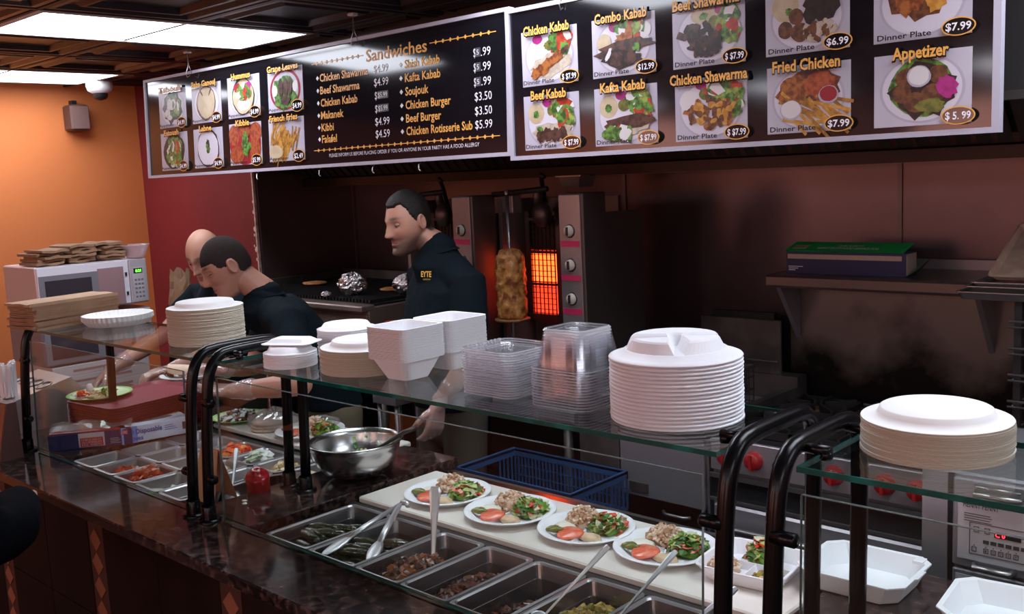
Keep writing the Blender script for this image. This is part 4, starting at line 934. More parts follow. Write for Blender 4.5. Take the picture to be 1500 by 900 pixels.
# ladles / spoons with slotted handle
def spoon(name, label, p_bowl, p_top, w=.010, bowl=True, hole=True, hang=True):
    a, c = Vector(p_bowl), Vector(p_top); t = root(name, label, 'spoon', tuple(a)); d = (c-a); Ln = d.length; z = d.normalized()
    y = Vector((cos(yaw), sin(yaw), 0)).cross(z); y = y.normalized() if y.length > .1 else Vector((0, 1, 0)); x = y.cross(z).normalized(); y = z.cross(x)
    M_ = Matrix((x, y, z)).transposed().to_4x4()
    b = MB(); rings = []
    for s, ww, th in ((0, w*.42, .0022), (.25, w*.45, .0022), (.55, w*.6, .002), (.8, w, .0018), (.94, w*1.15, .0018), (1.0, w*.8, .0018)):
        zz = Ln*s; rings.append([(-ww, -th, zz), (ww, -th, zz), (ww*.6, th, zz), (-ww*.6, th, zz)])
    b.loft(rings, M=M_); b.build('handle', steel_b, t)
    if bowl:
        b = MB(); b.ball((0, 0, 0), (.030, .009, .040), 16, M=M_ @ T(0, 0, -.03)); b.build('spoon_bowl', steel_b, t)
    if hole:
        b = MB(); b.lathe([(.0001, 0), (.0035, 0), (.0035, .001), (.0001, .001)], 12, M=M_ @ T(0, -.0035, Ln*.95) @ RX(pi/2)); b.build('hang_hole', redp, t)
    return t
spoon_keep = steel_b; steel_b = mat('spoon_steel', (.78, .76, .80), .36, .85)
spoon('serving_spoon', 'steel serving spoon standing upright in the chicken shawarma pan', (-1.905, 1.672, .835), (-1.957, 1.745, 1.045), w=.0135)
spoon('serving_spoon', 'steel spoon leaning out of fifth hot pan before the third plate', (-1.45, 1.60, .87), (-1.368, 1.745, 1.012), w=.0065)
spoon('serving_spoon', 'steel spoon leaning out of the curry pan toward fourth plate', (-1.26, 1.60, .90), (-1.212, 1.79, 1.022), w=.0065)
spoon('serving_spoon', 'steel spoon handle crossing behind the near black posts', (-1.12, 1.56, .90), (-1.03, 1.74, 1.00), w=.007)
spoon('serving_spoon', 'steel spoon in the nearly empty pan behind red bottle', (-2.93, 1.70, .86), (-3.05, 1.80, .965), w=.009, hole=False)
spoon('serving_spoon', 'steel spoon lying over narrow pan beside rear posts', (-2.86, 1.78, .90), (-2.72, 1.87, .925), w=.008, hole=False)
# tongs lying on the grape leaf pans
t = root('serving_tongs', 'steel serving tongs lying open across the grape leaf pans', 'tongs', (-2.20, 1.82, .925))
def arm(x1, y1, z1):
    b = MB(); P = [Vector((0, 0, 0)), Vector((x1*.5, y1*.5, z1*.5+.006)), Vector((x1*.78, y1*.78, z1*.78+.002))]
    b.tube([P[0], P[1], P[2]], [.0085, .011, .009], 8); b.v = [(x, y, z+(z-(z1*min(1, y/y1)))*-.45) for x, y, z in b.v]
    d = Vector((x1, y1, z1)).normalized(); yv = Vector((0, 0, 1)); xv = d.cross(yv).normalized()
    M_ = Matrix((xv, d, xv.cross(d))).transposed().to_4x4(); M_.translation = P[2]+d*.025
    b.ball((0, .012, 0), (.019, .058, .006), 18, M=M_)
    return b
arm(.035, -.285, -.045).build('tong_arm', steel_b, t); arm(.165, -.245, -.045).build('tong_arm', steel_b, t)
b = MB(); b.tube([(-.008, .012, 0), (.01, .016, .002), (.028, .006, 0)], .008, 10); b.build('tong_hinge', steel_b, t)
# squeeze drops on granite
for k, (x, y) in enumerate(((-2.69, 1.60), (-2.665, 1.585))):
    b = MB(); b.ball((0, 0, 0), (.010, .008, .003), 12, jit=.2, seed=k); b.v = [(a, c, max(0, d)) for a, c, d in b.v]
    b.build('sauce_drop', sauce_w, None, loc=(x, y, .9008), label=('left' if k == 0 else 'right')+' pale sauce drop on the granite beside red bottle', cat='drop')
# ================================================================= COOK LINE
soot = mat('sooty_steel', (.06, .05, .048), .5, .5, noise=(7, (.12, .10, .095), 5), bump=(14, .2))
iron = mat('cast_iron', (.012, .011, .011), .55, .2, bump=(50, .2))
cab_st = mat('cabinet_steel', (.30, .27, .29), .36, .5, bump=(50, .04))
grill_st = mat('grill_steel', (.24, .18, .155), .38, .6, noise=(6, (.32, .24, .21), 4), bump=(20, .08))
# --- charbroiler
t = root('charbroiler', 'stainless charbroiler with black grate in the corner behind the men', 'grill', (-5.0, 3.0, .90))
MB().box(0, 1.23, 0, .80, .0, .365, bev=.006).build('grill_body', grill_st, t)
fp = MB().box(.0, 1.23, -.012, .0, .05, .33, bev=.003).build('front_panel', grill_st, t)
hl_ = MB()
for r_i in range(2):
    for k in range(26):
        b = MB(); hl_.lathe([(.0001, 0), (.009, 0), (.009, .001)], 10, M=T(.07+.044*k+(.0 if r_i == 0 else .022), -.0125, .255-.04*r_i) @ RX(pi/2))
hl_.build('vent_holes', blackplas, fp, kind='stuff')
MB().box(-.0, 1.235, -.05, .04, .345, .375, bev=.006).build('front_ledge', grill_st, t)
g_ = MB()
for k in range(44): g_.box(.03+.0265*k, .042+.0265*k, .05, .76, .376, .392)
g_.build('grate_bars', iron, t, kind='stuff')
MB().box(.01, 1.22, .04, .78, .366, .374).build('grate_bed', iron, t)
MB().box(.02, .045, .04, .78, .375, .43).build('side_guard', soot, t); MB().box(.02, 1.22, .77, .79, .375, .44).build('rear_guard', soot, t)
MB().box(.72, .98, -.0135, -.0121, .07, .2).build('rating_plate', grill_st, fp)
t = root('equipment_stand', 'dark steel equipment stand under the charbroiler and shawarma machines', 'stand', (-4.98, 3.02, 0))
MB().box(0, 2.46, 0, .78, .86, .898).build('stand_top', cab_st, t)
for x in (.03, 1.22, 2.40):
    for y in (.03, .74): b = MB(); b.tube([(x, y, 0), (x, y, .86)], .02, 10); b.build('leg', soot, t)
MB().box(0, 2.46, .05, .75, .25, .275).build('lower_shelf', soot, t)
# foil balls on grill
foil = mat('foil', (.75, .72, .72), .18, 1.0, bump=(90, .6))
def foilball(x, y, r, label, sq=1.0, seed=0):
    b = MB(); rnd = random.Random(seed); b.ball((0, 0, 0), (r*1.15, r, r*sq), 34)
    b.v = [tuple(Vector(v)*(1+.11*mnoise.noise(Vector(v)*55+Vector((seed, 0, 0)))+.10*rnd.uniform(-1, 1))) for v in b.v]; b.sm = [False]*len(b.f)
    b.build('foil_ball', foil, None, loc=(x, y, 1.294+r*sq*.93), label=label, cat='foil')
foilball(-4.10, 3.17, .068, 'large crumpled aluminium foil ball on the charbroiler grate', .85, 1)
foilball(-3.84, 3.30, .055, 'smaller crumpled foil ball half hidden behind the standing man', .9, 2)
foilball(-4.17, 3.05, .024, 'flat little foil scrap beside the large foil ball', .55, 3)
bread = mat('grilled_bread', (.62, .30, .10), .7, noise=(30, (.40, .14, .04), 4))
for k, (x, y, s, lb) in enumerate(((-4.02, 3.35, .06, 'grilled flatbread behind the large foil ball'), (-4.72, 3.38, .08, 'browned flatbread at the left end of the grill'))):
    b = MB(); b.ball((0, 0, 0), (s, s*.8, .010), 20, jit=.2, seed=k); b.build('flatbread', bread, None, loc=(x, y, 1.303), label=lb, cat='bread')
# --- shawarma broilers
br_st = mat('broiler_steel', (.34, .30, .31), .34, .6, noise=(5, (.26, .23, .23), 4), bump=(20, .05))
br_dk = mat('broiler_dark', (.12, .095, .09), .4, .75)
pinktape = mat('pink_label', (.50, .02, .10), .5)
knob_w = mat('cream_knob', (.55, .50, .42), .4); glow = mat('burner_glow', (.8, .1, .02), .6, emit=((1.0, .075, .012), 5.0)); glow2 = mat('burner_glow_low', (.5, .05, .02), .6, emit=((1.0, .04, .012), 2.2)); cold_b = mat('unlit_burner', (.05, .03, .025), .8)
def broiler(x0, w, label, lit):
    t = root('shawarma_broiler', label, 'broiler', (x0, 3.10, .90))
    MB().box(0, w, 0, .60, .0, .06, bev=.004).build('base_pan', br_st, t)
    MB().box(0, .02, .16, .46, .06, .86).build('side_panel', br_st, t)
    p = MB(); p.box(w-.125, w-.0, .0, .15, .06, .885, bev=.004); p.box(w-.03, w-.012, .15, .42, .06, .80); p.build('control_housing', br_dk, t)
    pn = MB().box(w-.122, w-.012, -.006, -.0, .10, .88, bev=.002).build('control_panel', br_st, t)
    MB().box(.02, w-.125, .40, .42, .06, .86).build('rear_panel', br_dk, t)
    for k, z in enumerate((.735, .597, .459)):
        b = MB(); M_ = T(w-.068, -.006, z) @ RX(pi/2)
        b.lathe([(.0001, .004), (.025, .004), (.028, .0), ], 24, M=M_); kn = b.build('dial_ring', blackplas, pn)
        b = MB(); b.lathe([(.0001, .016), (.020, .015), (.023, .004)], 24, M=M_); b.box(w-.072, w-.064, -.028, -.018, z-.017, z+.017, mi=1); b.build('dial', [knob_w, blackplas], pn)
        MB().box(w-.116, w-.018, -.0085, -.006, z-.064, z-.040).build('pink_label', pinktape, pn)
    # burner column: three ceramic radiants behind wire guards
    for k in range(3):
        z0 = .335+.145*k
        MB().box(.075, .225, .30, .33, z0, z0+.137).build('burner', (glow if k == 1 else glow2) if (lit and k < 2) else cold_b, t)
    MB().box(.045, .255, .331, .36, .06, .86).build('burner_frame', br_dk, t)
    for (a, c) in ((.045, .072), (.228, .255)): MB().box(a, c, .285, .331, .30, .80).build('burner_side', br_dk, t)
    b = MB()
    for k in range(7): x = .078+.024*k; b.box(x-.0018, x+.0018, .278, .283, .325, .78)
    for k in range(19): z = .33+.025*k; b.box(.073, .228, .276, .280, z-.0015, z+.0015)
    b.build('wire_guard', iron, t)
    for z in (.47, .615, .328, .765): MB().box(.070, .231, .270, .300, z-.005, z+.005).build('guard_bar', br_dk, t)
    # overhead arms
    b = MB(); b.tube([(.012, .12, .885), (.35, .10, .905)], .012, 8); b.build('top_arm', iron, t)
    b = MB(); b.tube([(.17, .30, .80), (.235, .20, .93), (.30, .12, .965), (.335, .10, .955)], .010, 8); b.build('motor_arm', iron, t)
    b = MB(); b.tube([(.16, .26, .80), (.20, .20, .90)], .02, 8); b.ball((.2, .23, .79), (.05, .04, .06), 14); b.build('motor_housing', br_dk, t)
    MB().box(.02, .09, .16, .22, .80, .88, bev=.004).build('hinge_bracket', br_st, t)
    b = MB(); b.lathe([(.0001, .062), (.11, .062), (.125, .085), (.128, .085), (.113, .058)], 32, M=T(.15, .13, 0)); b.build('drip_pan', br_st, t)
    return t
broiler(-3.755, .63, 'unlit shawarma broiler half hidden behind the standing man', False)
broiler(-3.12, .62, 'lit shawarma broiler with glowing red burner beside meat cone', True)
# spit and meat cone
t = root('shawarma_spit', 'vertical spit of roasted chicken shawarma in front of the glowing burner', 'spit', (-3.005, 3.20, .985))
b = MB(); b.tube([(0, 0, 0), (0, 0, .80)], .0085, 10); b.lathe([(.0001, .825), (.012, .82), (.010, .80)], 12); b.build('spit_rod', steel, t)
b = MB(); rnd = random.Random(4)
prof = [(.0001, .252), (.045, .25), (.062, .258), (.066, .30), (.063, .35), (.066, .40), (.068, .45), (.064, .50), (.060, .53), (.045, .552), (.020, .562), (.0001, .563)]
pr2 = []
for (r0, z0), (r1, z1) in zip(prof, prof[1:]):
    for k in range(5): pr2.append((r0+(r1-r0)*k/5, z0+(z1-z0)*k/5))
pr2.append(prof[-1])
def mf(r, z, a):
    v = Vector((cos(a)*3, sin(a)*3, z*34)); n = mnoise.noise(v)*.010+mnoise.noise(v*2.7)*.006
    if r < .02: n *= .3
    return r+n, z+.006*mnoise.noise(v*1.3+Vector((9, 0, 0)))
b.lathe(pr2, 72, fn=mf)
meat_m = mat('roasted_shawarma', (.66, .29, .075), .35, noise=(28, (.28, .075, .02), 6, .42, .66), bump=(70, .5), spec=.7)
b.build('meat_cone', meat_m, t)
b = MB(); b.lathe([(.0001, .240), (.072, .240), (.078, .248), (.076, .252), (.0001, .250)], 40, fn=lambda r, z, a: (r*(1+.10*mnoise.noise(Vector((cos(a)*2.5, sin(a)*2.5, 1)))), z)); b.build('spit_plate', mat('spit_plate_brown', (.35, .17, .07), .5, .3), t)
# squeeze bottle red lid by man
t = root('sauce_jar', 'red lidded jar just visible left of the standing man', 'jar', (-3.475, 2.90, .90))
b = MB(); b.lathe([(.0001, 0), (.035, 0), (.037, .01), (.037, .26), (.03, .29)], 24); b.build('jar_body', mat('jar_white', (.5, .45, .42), .4), t)
b = MB(); b.lathe([(.038, .285), (.040, .29), (.040, .325), (.036, .332), (.0001, .333)], 24); b.build('jar_lid', mat('lid_red', (.62, .015, .015), .35), t)
t = root('side_table', 'narrow steel table below the red lidded jar', 'table', (-3.555, 2.82, 0))
MB().box(0, .16, 0, .16, .86, .8985).build('table_top', cab_st, t)
for (x, y) in ((.02, .02), (.14, .02), (.02, .14), (.14, .14)): b = MB(); b.tube([(x, y, 0), (x, y, .86)], .01, 8); b.build('leg', cab_st, t)
# --- fryer
t = root('deep_fryer', 'steel double deep fryer with two hanging baskets behind plate stack', 'fryer', (-2.46, 2.97, 0))
MB().box(0, .585, .02, .78, .10, .90, bev=.004).build('fryer_cabinet', cab_st, t)
b = MB(); b.box(0, .585, .0, .05, .90, .96); b.box(0, .585, .70, .78, .90, 1.0); b.box(0, .03, .05, .70, .90, .96); b.box(.555, .585, .05, .70, .90, .96); b.box(.28, .30, .05, .70, .90, .955); b.box(.03, .555, .05, .70, .80, .82); b.build('fry_tank', soot, t)
d_ = MB().box(.20, .575, .004, .02, .47, .895, bev=.003).build('upper_panel', cab_st, t)
MB().box(.245, .33, -.002, .004, .655, .69).build('name_badge', soot, d_)
d2 = MB().box(.20, .575, .004, .02, .12, .64, bev=.003).build('cabinet_door', cab_st, t)
b = MB(); b.tube([(.40, -.005, .60), (.42, -.022, .598), (.50, -.022, .598), (.52, -.005, .60)], .007, 8); b.build('door_handle', steel, d2)
MB().box(.0, .195, .004, .02, .12, .895, bev=.003).build('gap_panel', soot, t)  # dark panel standing for the darkness of the gap beside the front
MB().box(.12, .50, .72, .735, .93, 1.225, bev=.003).build('basket_hanger_plate', soot, t)
MB().box(.16, .46, .745, .765, 1.18, 1.25).build('flue_box', iron, t)
b = MB(); b.tube([(.14, .70, 1.055), (.50, .70, 1.055)], .006, 8); b.tube([(.22, .70, 1.055), (.22, .68, 1.075), (.24, .67, 1.02)], .004, 6); b.tube([(.34, .70, 1.055), (.34, .68, 1.075), (.36, .67, 1.02)], .004, 6); b.build('hanger_rod', soot, t)
for x, lb in ((.02, 'left'), (.31, 'right')):
    k = root('fry_basket', 'wire fry basket with long handle resting on the '+lb+' half of fryer', 'fry basket', (-2.46+x, 3.04, .955))
    b = MB(); W, D, H = .24, .34, .14
    for i in range(9): b.box(W*i/8-.0015, W*i/8+.0015, 0, .003, 0, H); b.box(W*i/8-.0015, W*i/8+.0015, D-.003, D, 0, H); b.box(W*i/8-.0015, W*i/8+.0015, 0, D, 0, .003)
    for i in range(11): b.box(0, .003, D*i/10-.0015, D*i/10+.0015, 0, H); b.box(W-.003, W, D*i/10-.0015, D*i/10+.0015, 0, H); b.box(0, W, D*i/10-.0015, D*i/10+.0015, 0, .003)
    for z in (.0, .05, .10): b.box(-.002, W+.002, -.002, .001, z, z+.003); b.box(-.002, W+.002, D-.001, D+.002, z, z+.003); b.box(-.002, .001, 0, D, z, z+.003); b.box(W-.001, W+.002, 0, D, z, z+.003)
    b.build('wire_mesh', iron, k)
    b = MB(); b.box(-.005, W+.005, -.005, .004, H-.006, H+.006); b.box(-.005, W+.005, D-.004, D+.005, H-.006, H+.006); b.box(-.005, .004, 0, D, H-.006, H+.006); b.box(W-.004, W+.005, 0, D, H-.006, H+.006); b.build('rim', soot, k)
    b = MB(); b.tube([(.06, 0, H), (.07, -.04, H+.05), (.10, -.10, H+.10), (.13, -.18, H+.15)], .007, 8); b.tube([(.18, 0, H), (.17, -.04, H+.05), (.14, -.10, H+.10), (.13, -.18, H+.15)], .007, 8); b.build('handle', mat('basket_handle', (.20, .11, .07), .5, .4), k)
# --- range
t = root('gas_range', 'six burner gas range with red knobs, black grates and high rear shelf', 'range', (-1.855, 2.97, 0))
W = .885
MB().box(0, W, .02, .82, .10, .905).build('range_body', cab_st, t)
cp = MB().box(.0, W, -.0, .02, .80, .915, bev=.003).build('control_panel', cab_st, t)
redk = mat('red_knob', (.30, .010, .012), .45)
for i, x in enumerate((.068, .175, .464, .632, .733, .27)):
    z = .858; b = MB(); M_ = T(x, -.001, z) @ RX(pi/2)
    if i < 5:
        b.lathe([(.0001, .028), (.026, .027), (.029, .022), (.031, .004), (.034, 0)], 28, M=M_); b.box(x-.005, x+.005, -.036, -.024, z-.026, z+.026); b.build('knob', redk, cp)
    else: b.lathe([(.0001, .02), (.018, .019), (.021, .0)], 24, M=M_); b.build('knob', blackplas, cp)
text('NATURAL GAS', 'panel_lettering', soot, cp, .36, .43, .885, .010, -.0012)
MB().box(.0, W, -.012, .0, .775, .79).build('chrome_trim', steel, t)
MB().box(.0, W, .005, .02, .70, .773).build('door_gap', blackplas, t)
MB().box(.0, W, -.012, .0, .69, .70).build('chrome_trim', steel, t)
dr = MB().box(.02, W-.02, -.02, .02, .14, .685, bev=.008).build('oven_door', cab_st, t)
b = MB(); b.tube([(.06, -.02, .60), (.075, -.062, .615), (.12, -.07, .618), (W-.12, -.07, .618), (W-.075, -.062, .615), (W-.06, -.02, .60)], .0125, 12); b.build('door_handle', steel, dr)
b = MB()
MB().box(0, W, .02, .72, .905, .915).build('burner_bed', iron, t)
for i in range(3):
    for j in range(2):
        cx, cy = .15+.29*i, .20+.33*j
        g_ = MB(); h = .125
        for (a, c, d, e) in ((-h, h, -h, -h+.012), (-h, h, h-.012, h), (-h, -h+.012, -h, h), (h-.012, h, -h, h)): g_.box(cx+a, cx+c, cy+d, cy+e, .918, .945)
        for k in range(8):
            an = pi/4*k; g_.box(.03, .118 if k % 2 == 0 else .15, -.005, .005, .925, .955, M=T(cx, cy, 0) @ RZ(an))
        gr = g_.build('burner_grate', iron, t)
        b = MB(); b.lathe([(.0001, .935), (.026, .934), (.034, .928), (.036, .916)], 20, M=T(cx, cy, 0)); b.build('burner_cap', mat('burner_rust', (.10, .035, .018), .6, .4, noise=(30, (.04, .02, .015), 3)), gr)
sootp = bpy.data.materials.new('soot_stained_riser'); sootp.use_nodes = True
nt = sootp.node_tree; pb_ = nt.nodes['Principled BSDF']; pb_.inputs['Metallic'].default_value = .8; pb_.inputs['Roughness'].default_value = .42
tc = nt.nodes.new('ShaderNodeTexCoord'); sep = nt.nodes.new('ShaderNodeSeparateXYZ'); nz = nt.nodes.new('ShaderNodeTexNoise'); nz.inputs['Scale'].default_value = 4.5; nz.inputs['Detail'].default_value = 5
nt.links.new(tc.outputs['Object'], sep.inputs[0]); nt.links.new(tc.outputs['Object'], nz.inputs['Vector'])
mr = nt.nodes.new('ShaderNodeMapRange'); mr.inputs[1].default_value = .95; mr.inputs[2].default_value = 1.30; nt.links.new(sep.outputs['Z'], mr.inputs[0])
ad = nt.nodes.new('ShaderNodeMath'); ad.operation = 'ADD'; nt.links.new(mr.outputs[0], ad.inputs[0]); sc_ = nt.nodes.new('ShaderNodeMath'); sc_.operation = 'MULTIPLY_ADD'; sc_.inputs[1].default_value = 1.6; sc_.inputs[2].default_value = -.8; nt.links.new(nz.outputs['Fac'], sc_.inputs[0]); nt.links.new(sc_.outputs[0], ad.inputs[1])
cr = nt.nodes.new('ShaderNodeValToRGB'); cr.color_ramp.elements[0].position = .2; cr.color_ramp.elements[0].color = (.012, .010, .010, 1); cr.color_ramp.elements[1].position = .75; cr.color_ramp.elements[1].color = (.17, .15, .14, 1)
nt.links.new(ad.outputs[0], cr.inputs[0]); nt.links.new(cr.outputs[0], pb_.inputs['Base Color'])
MB().box(-.095, W-.10, .79, .815, .90, 1.40).build('soot_stained_riser', sootp, t)
shf = MB(); shf.loft([[(x, .575, 1.382), (x, .57, 1.392), (x, .57, 1.424), (x, .578, 1.432), (x, .96, 1.432), (x, .96, 1.42), (x, .60, 1.418), (x, .60, 1.382)] for x in (-.085, W-.15)])
shf.build('high_shelf', mat('shelf_steel', (.16, .125, .115), .28, .7, bump=(12, .05)), t)
MB().box(-.085, W-.15, .955, .965, 1.432, 1.47).build('shelf_back_lip', cab_st, t)
for x in (-.07, W-.20): MB().loft([[(x, .62, 1.38), (x, .79, 1.38), (x, .79, 1.15)], [(x+.02, .62, 1.38), (x+.02, .79, 1.38), (x+.02, .79, 1.15)]]).build('shelf_bracket', cab_st, t)
# foil box on the shelf
t = root('foil_box', 'dark blue foil box with a green lid on the range shelf', 'box', (-1.895, 3.625, 1.4325), rz=.0)
navy = mat('box_navy', (.006, .012, .075), .5); greenl = mat('box_green', (.005, .42, .09), .5); cream = mat('box_cream', (.45, .33, .27), .6)
MB().box(0, .475, 0, .10, 0, .085).build('box_body', navy, t)
MB().box(.006, .460, -.0015, 0, .058, .076).build('cutter_strip', cream, t)
MB().box(.475, .4765, .004, .096, .004, .083).build('side_label', cream, t)
lidb = MB(); lidb.loft([[(0, -.012, .092), (0, -.001, .086), (0, .10, .114), (0, .09, .118)], [(.465, -.012, .092), (.465, -.001, .086), (.465, .10, .114), (.465, .09, .118)]])
ld = lidb.build('box_lid', greenl, t)
Ml = T(0, -.0125, .0925) @ RX(radians(-76))
def lid_text(s, x0, x1, yy, h, m_): text(s, 'lid_lettering', m_, ld, x0, x1, yy, h, -.0012, M=Ml, bold=.02)
lid_text('18 IN. X 500 FT.', .20, .30, .058, .016, mwhite); lid_text('HEAVY DUTY FOOD SERVICE FOIL', .125, .37, .028, .020, mwhite)
MB().box(.022, .078, -.0012, .0, .020, .062, M=Ml).build('brand_patch', cream, ld)
text('FOIL', 'patch_lettering', greenl, ld, .03, .07, .041, .02, -.0022, M=Ml)
for k in range(3): MB().box(.010, .05-.012*(k == 0)+.02*(k == 2), -.0012, 0, .012+.007*k, .015+.007*k).build('fine_print', mwhite, t)
b = MB(); b.loft([[(.476, .002, .002), (.476, .098, .002), (.476, .098, .004), (.476, .002, .004)], [(.53, .01, .04), (.53, .09, .06), (.53, .09, .062), (.53, .01, .042)]]); b.build('end_flap', mat('flap_dark_green', (.02, .07, .035), .6), t)
# wire rack with sheet pans
t = root('pan_rack', 'steel wire rack at the right edge carrying sheet pans on top', 'rack', (-1.0, 3.30, .905))
for (x, y) in ((0.04, 0.02), (.50, .02), (.04, .48), (.50, .48)): MB().box(x, x+.022, y, y+.022, 0, .50).build('upright', iron, t)
for k in range(5):
    z = .10+.085*k; b = MB(); b.tube([(.03, .0, z), (.53, .0, z)], .0045, 8); b.tube([(.03, .5, z), (.53, .5, z)], .0045, 8); b.tube([(.03, .0, z-.018), (.53, .0, z-.018)], .0035, 8)
    for i in range(13): b.tube([(.04+.04*i, .0, z-.018), (.04+.04*i, .5, z-.018)], .0025, 6)
    b.build('wire_shelf', steel, t)
t = root('work_table', 'steel work table under the wire rack at the right', 'table', (-.96, 3.10, 0))
MB().box(0, 1.3, 0, .78, .87, .90, bev=.004).build('table_top', cab_st, t)
for (x, y) in ((.04, .04), (1.26, .04), (.04, .74), (1.26, .74)): b = MB(); b.tube([(x, y, 0), (x, y, .87)], .02, 10); b.build('leg', cab_st, t)
def sheetpan(w, d, h, mt, name):
    b = MB(); rings = []
    for e, z in ((.012, 0), (.011, .001), (.002, h-.003), (-.002, h-.003), (-.002, h), (.004, h), (.013, .004)): rings.append([(x, y, z) for x, y in rrect(w-2*e, d-2*e, .015, 3)])
    b.loft(rings, cap0=True, cap1=True); return b.mesh(name, mt)
spm = sheetpan(.60, .46, .026, steel, 'sheet_pan')
for k, (x, y, lb) in enumerate(((-.83, 3.52, 'lowest sheet pan on top of wire rack'), (-.81, 3.54, 'middle sheet pan on top of the wire rack'), (-.80, 3.55, 'upper sheet pan on wire rack under the greasy flat pan'))): inst('sheet_pan', spm, None, (x, y, 1.4085+.013*k+(.004 if k else 0)), rz=.02*k, label=lb, cat='pan', group='sheet pans on the wire rack')
o = inst('griddle_pan', sheetpan(.50, .36, .022, mat('greasy_pan', (.42, .27, .20), .4, .4, noise=(14, (.55, .40, .32), 4)), 'griddle_pan'), None, (-.80, 3.52, 1.535), label='greasy tan pan tilted on top of the sheet pans', cat='pan'); o.rotation_euler = (radians(24), 0, 0)
# --- heated cabinet
t = root('heated_cabinet', 'steel heated holding cabinet with keypad and red display at the right', 'cabinet', (-.915, 2.45, 0))
hp = mat('holding_cabinet_steel', (.42, .41, .44), .42, .7, noise=(3, (.36, .35, .38), 3), bump=(60, .03)); keyp = mat('keypad_grey', (.50, .47, .50), .5); darkp = mat('panel_print', (.05, .045, .05), .6)
MB().box(0, .85, .012, .50, .08, 1.10, bev=.006).build('cabinet_shell', hp, t)
MB().box(0, .062, .0, .012, .10, 1.095).build('front_stile', hp, t)
MB().box(.062, .075, .004, .012, .10, 1.095).build('door_gap', blackplas, t)
dr = MB().box(.076, .84, -.006, .012, .865, 1.09, bev=.004).build('control_fascia', hp, t)
kp = MB().box(.090, .80, -.009, -.006, .888, 1.045).build('keypad', keyp, dr)
text('HENNY PENNY', 'panel_lettering', darkp, dr, .103, .185, 1.028, .013, -.0105, bold=.012)
for k in range(4): MB().box(.105, .165+.004*(k % 2), -.0098, -.009, 1.005-.006*k, 1.0065-.006*k).build('fine_print', darkp, dr)
def frame(x0, x1, z0, z1, w_=.0012, par=None): b = MB(); b.box(x0, x1, -.0105, -.009, z0, z0+w_); b.box(x0, x1, -.0105, -.009, z1-w_, z1); b.box(x0, x0+w_, -.0105, -.009, z0, z1); b.box(x1-w_, x1, -.0105, -.009, z0, z1); return b.build('printed_frame', darkp, par or dr)
frame(.118, .40, .905, .985)
for x in (.128, .153): frame(x, x+.012, .962, .976)
MB().box(.175, .235, -.0105, -.009, .957, .972).build('display_window', blackplas, dr)
text('C 0', 'display_digits', mat('led_red', (.8, .0, .0), .5, emit=((1, .02, .03), 6)), dr, .178, .200, .9645, .0095, -.012, bold=.02)
for k in range(6): MB().box(.150+.017*k, .163+.017*k, -.0105, -.009, .936, .945).build('printed_bar', darkp, dr)
for k, x in enumerate((.124, .151, .168, .185, .202, .219)):
    f_k = frame(x, x+.011, .912, .924); 
    b = MB(); b.ball((x+.0055, -.0098, .928), (.0016, .0006, .0016), 8); b.build('key_dot', darkp, f_k)
    if k: text(str(k), 'key_number', darkp, f_k, x+.004, x+.007, .918, .006, -.0108)
b = MB(); b.tube([(.13, -.006, .878), (.135, -.03, .878), (.215, -.03, .878), (.22, -.006, .878)], .008, 10); b.build('pull_handle', steel, t)
b = MB(); b.tube([(.13, -.006, 1.062), (.135, -.03, 1.062), (.235, -.03, 1.062), (.24, -.006, 1.062)], .008, 10); b.tube([(.13, -.006, 1.078), (.135, -.02, 1.078), (.235, -.02, 1.078)], .004, 8); b.build('pull_handle', steel, t)
d2 = MB().box(.076, .84, -.004, .012, .12, .858, bev=.004).build('lower_door', hp, t)
MB().box(.085, .26, -.0055, -.004, .745, .845).build('warning_label', keyp, d2)
for k in range(7): MB().box(.10, .225-.02*(k % 3), -.0065, -.0055, .757+.011*k, .7585+.011*k).build('fine_print', darkp, d2)
for x in (.13, .18): b = MB(); b.add([(x, -.0066, .834), (x+.008, -.0066, .834), (x+.004, -.0066, .842)], [(0, 1, 2)]); b.build('warning_triangle', darkp, d2)
MB().box(.262, .32, -.012, -.004, .70, .83).build('switch_plate', hp, d2); MB().box(.277, .30, -.022, -.012, .745, .775).build('rocker_switch', blackplas, d2)
for x in (.04, .8):
    for y in (.06, .44): b = MB(); b.tube([(x, y, 0), (x, y, .08)], .02, 10); b.build('caster', blackplas, t)
# --- blue crates
blue = mat('crate_blue', (.020, .075, .20), .45)
def crate_mesh():
    b = MB(); W, D, H = .58, .34, .18
    b.box(0, W, 0, D, 0, .006)
    for (x0, x1, y0, y1) in ((0, W, 0, .008), (0, W, D-.008, D), (0, .008, 0, D), (W-.008, W, 0, D)):
        b.box(x0, x1, y0, y1, .006, .035); b.box(x0, x1, y0, y1, H-.028, H)
        b.box(x0-.006*(x1-x0 < .1)*(x0 == 0), x1, y0, y1, H-.008, H+.004)
    n = 30
    for i in range(n+1):
        x = (W-.006)*i/n
        b.box(x, x+.006, .001, .007, .03, H-.026); b.box(x, x+.006, D-.007, D-.001, .03, H-.026)
    for i in range(15):
        y = (D-.006)*i/14
        if 5 <= i <= 9: b.box(.001, .007, y, y+.006, .03, .09); b.box(W-.007, W-.001, y, y+.006, .03, .09); continue
        b.box(.001, .007, y, y+.006, .03, H-.026); b.box(W-.007, W-.001, y, y+.006, .03, H-.026)
    for z in (.07, .11): b.box(0, W, .002, .006, z, z+.005); b.box(0, W, D-.006, D-.002, z, z+.005)
    for i in range(22): b.box(.01+.0285*i, .016+.0285*i, .0, D, .006, .010)
    return b.mesh('crate', blue)
cm = crate_mesh()
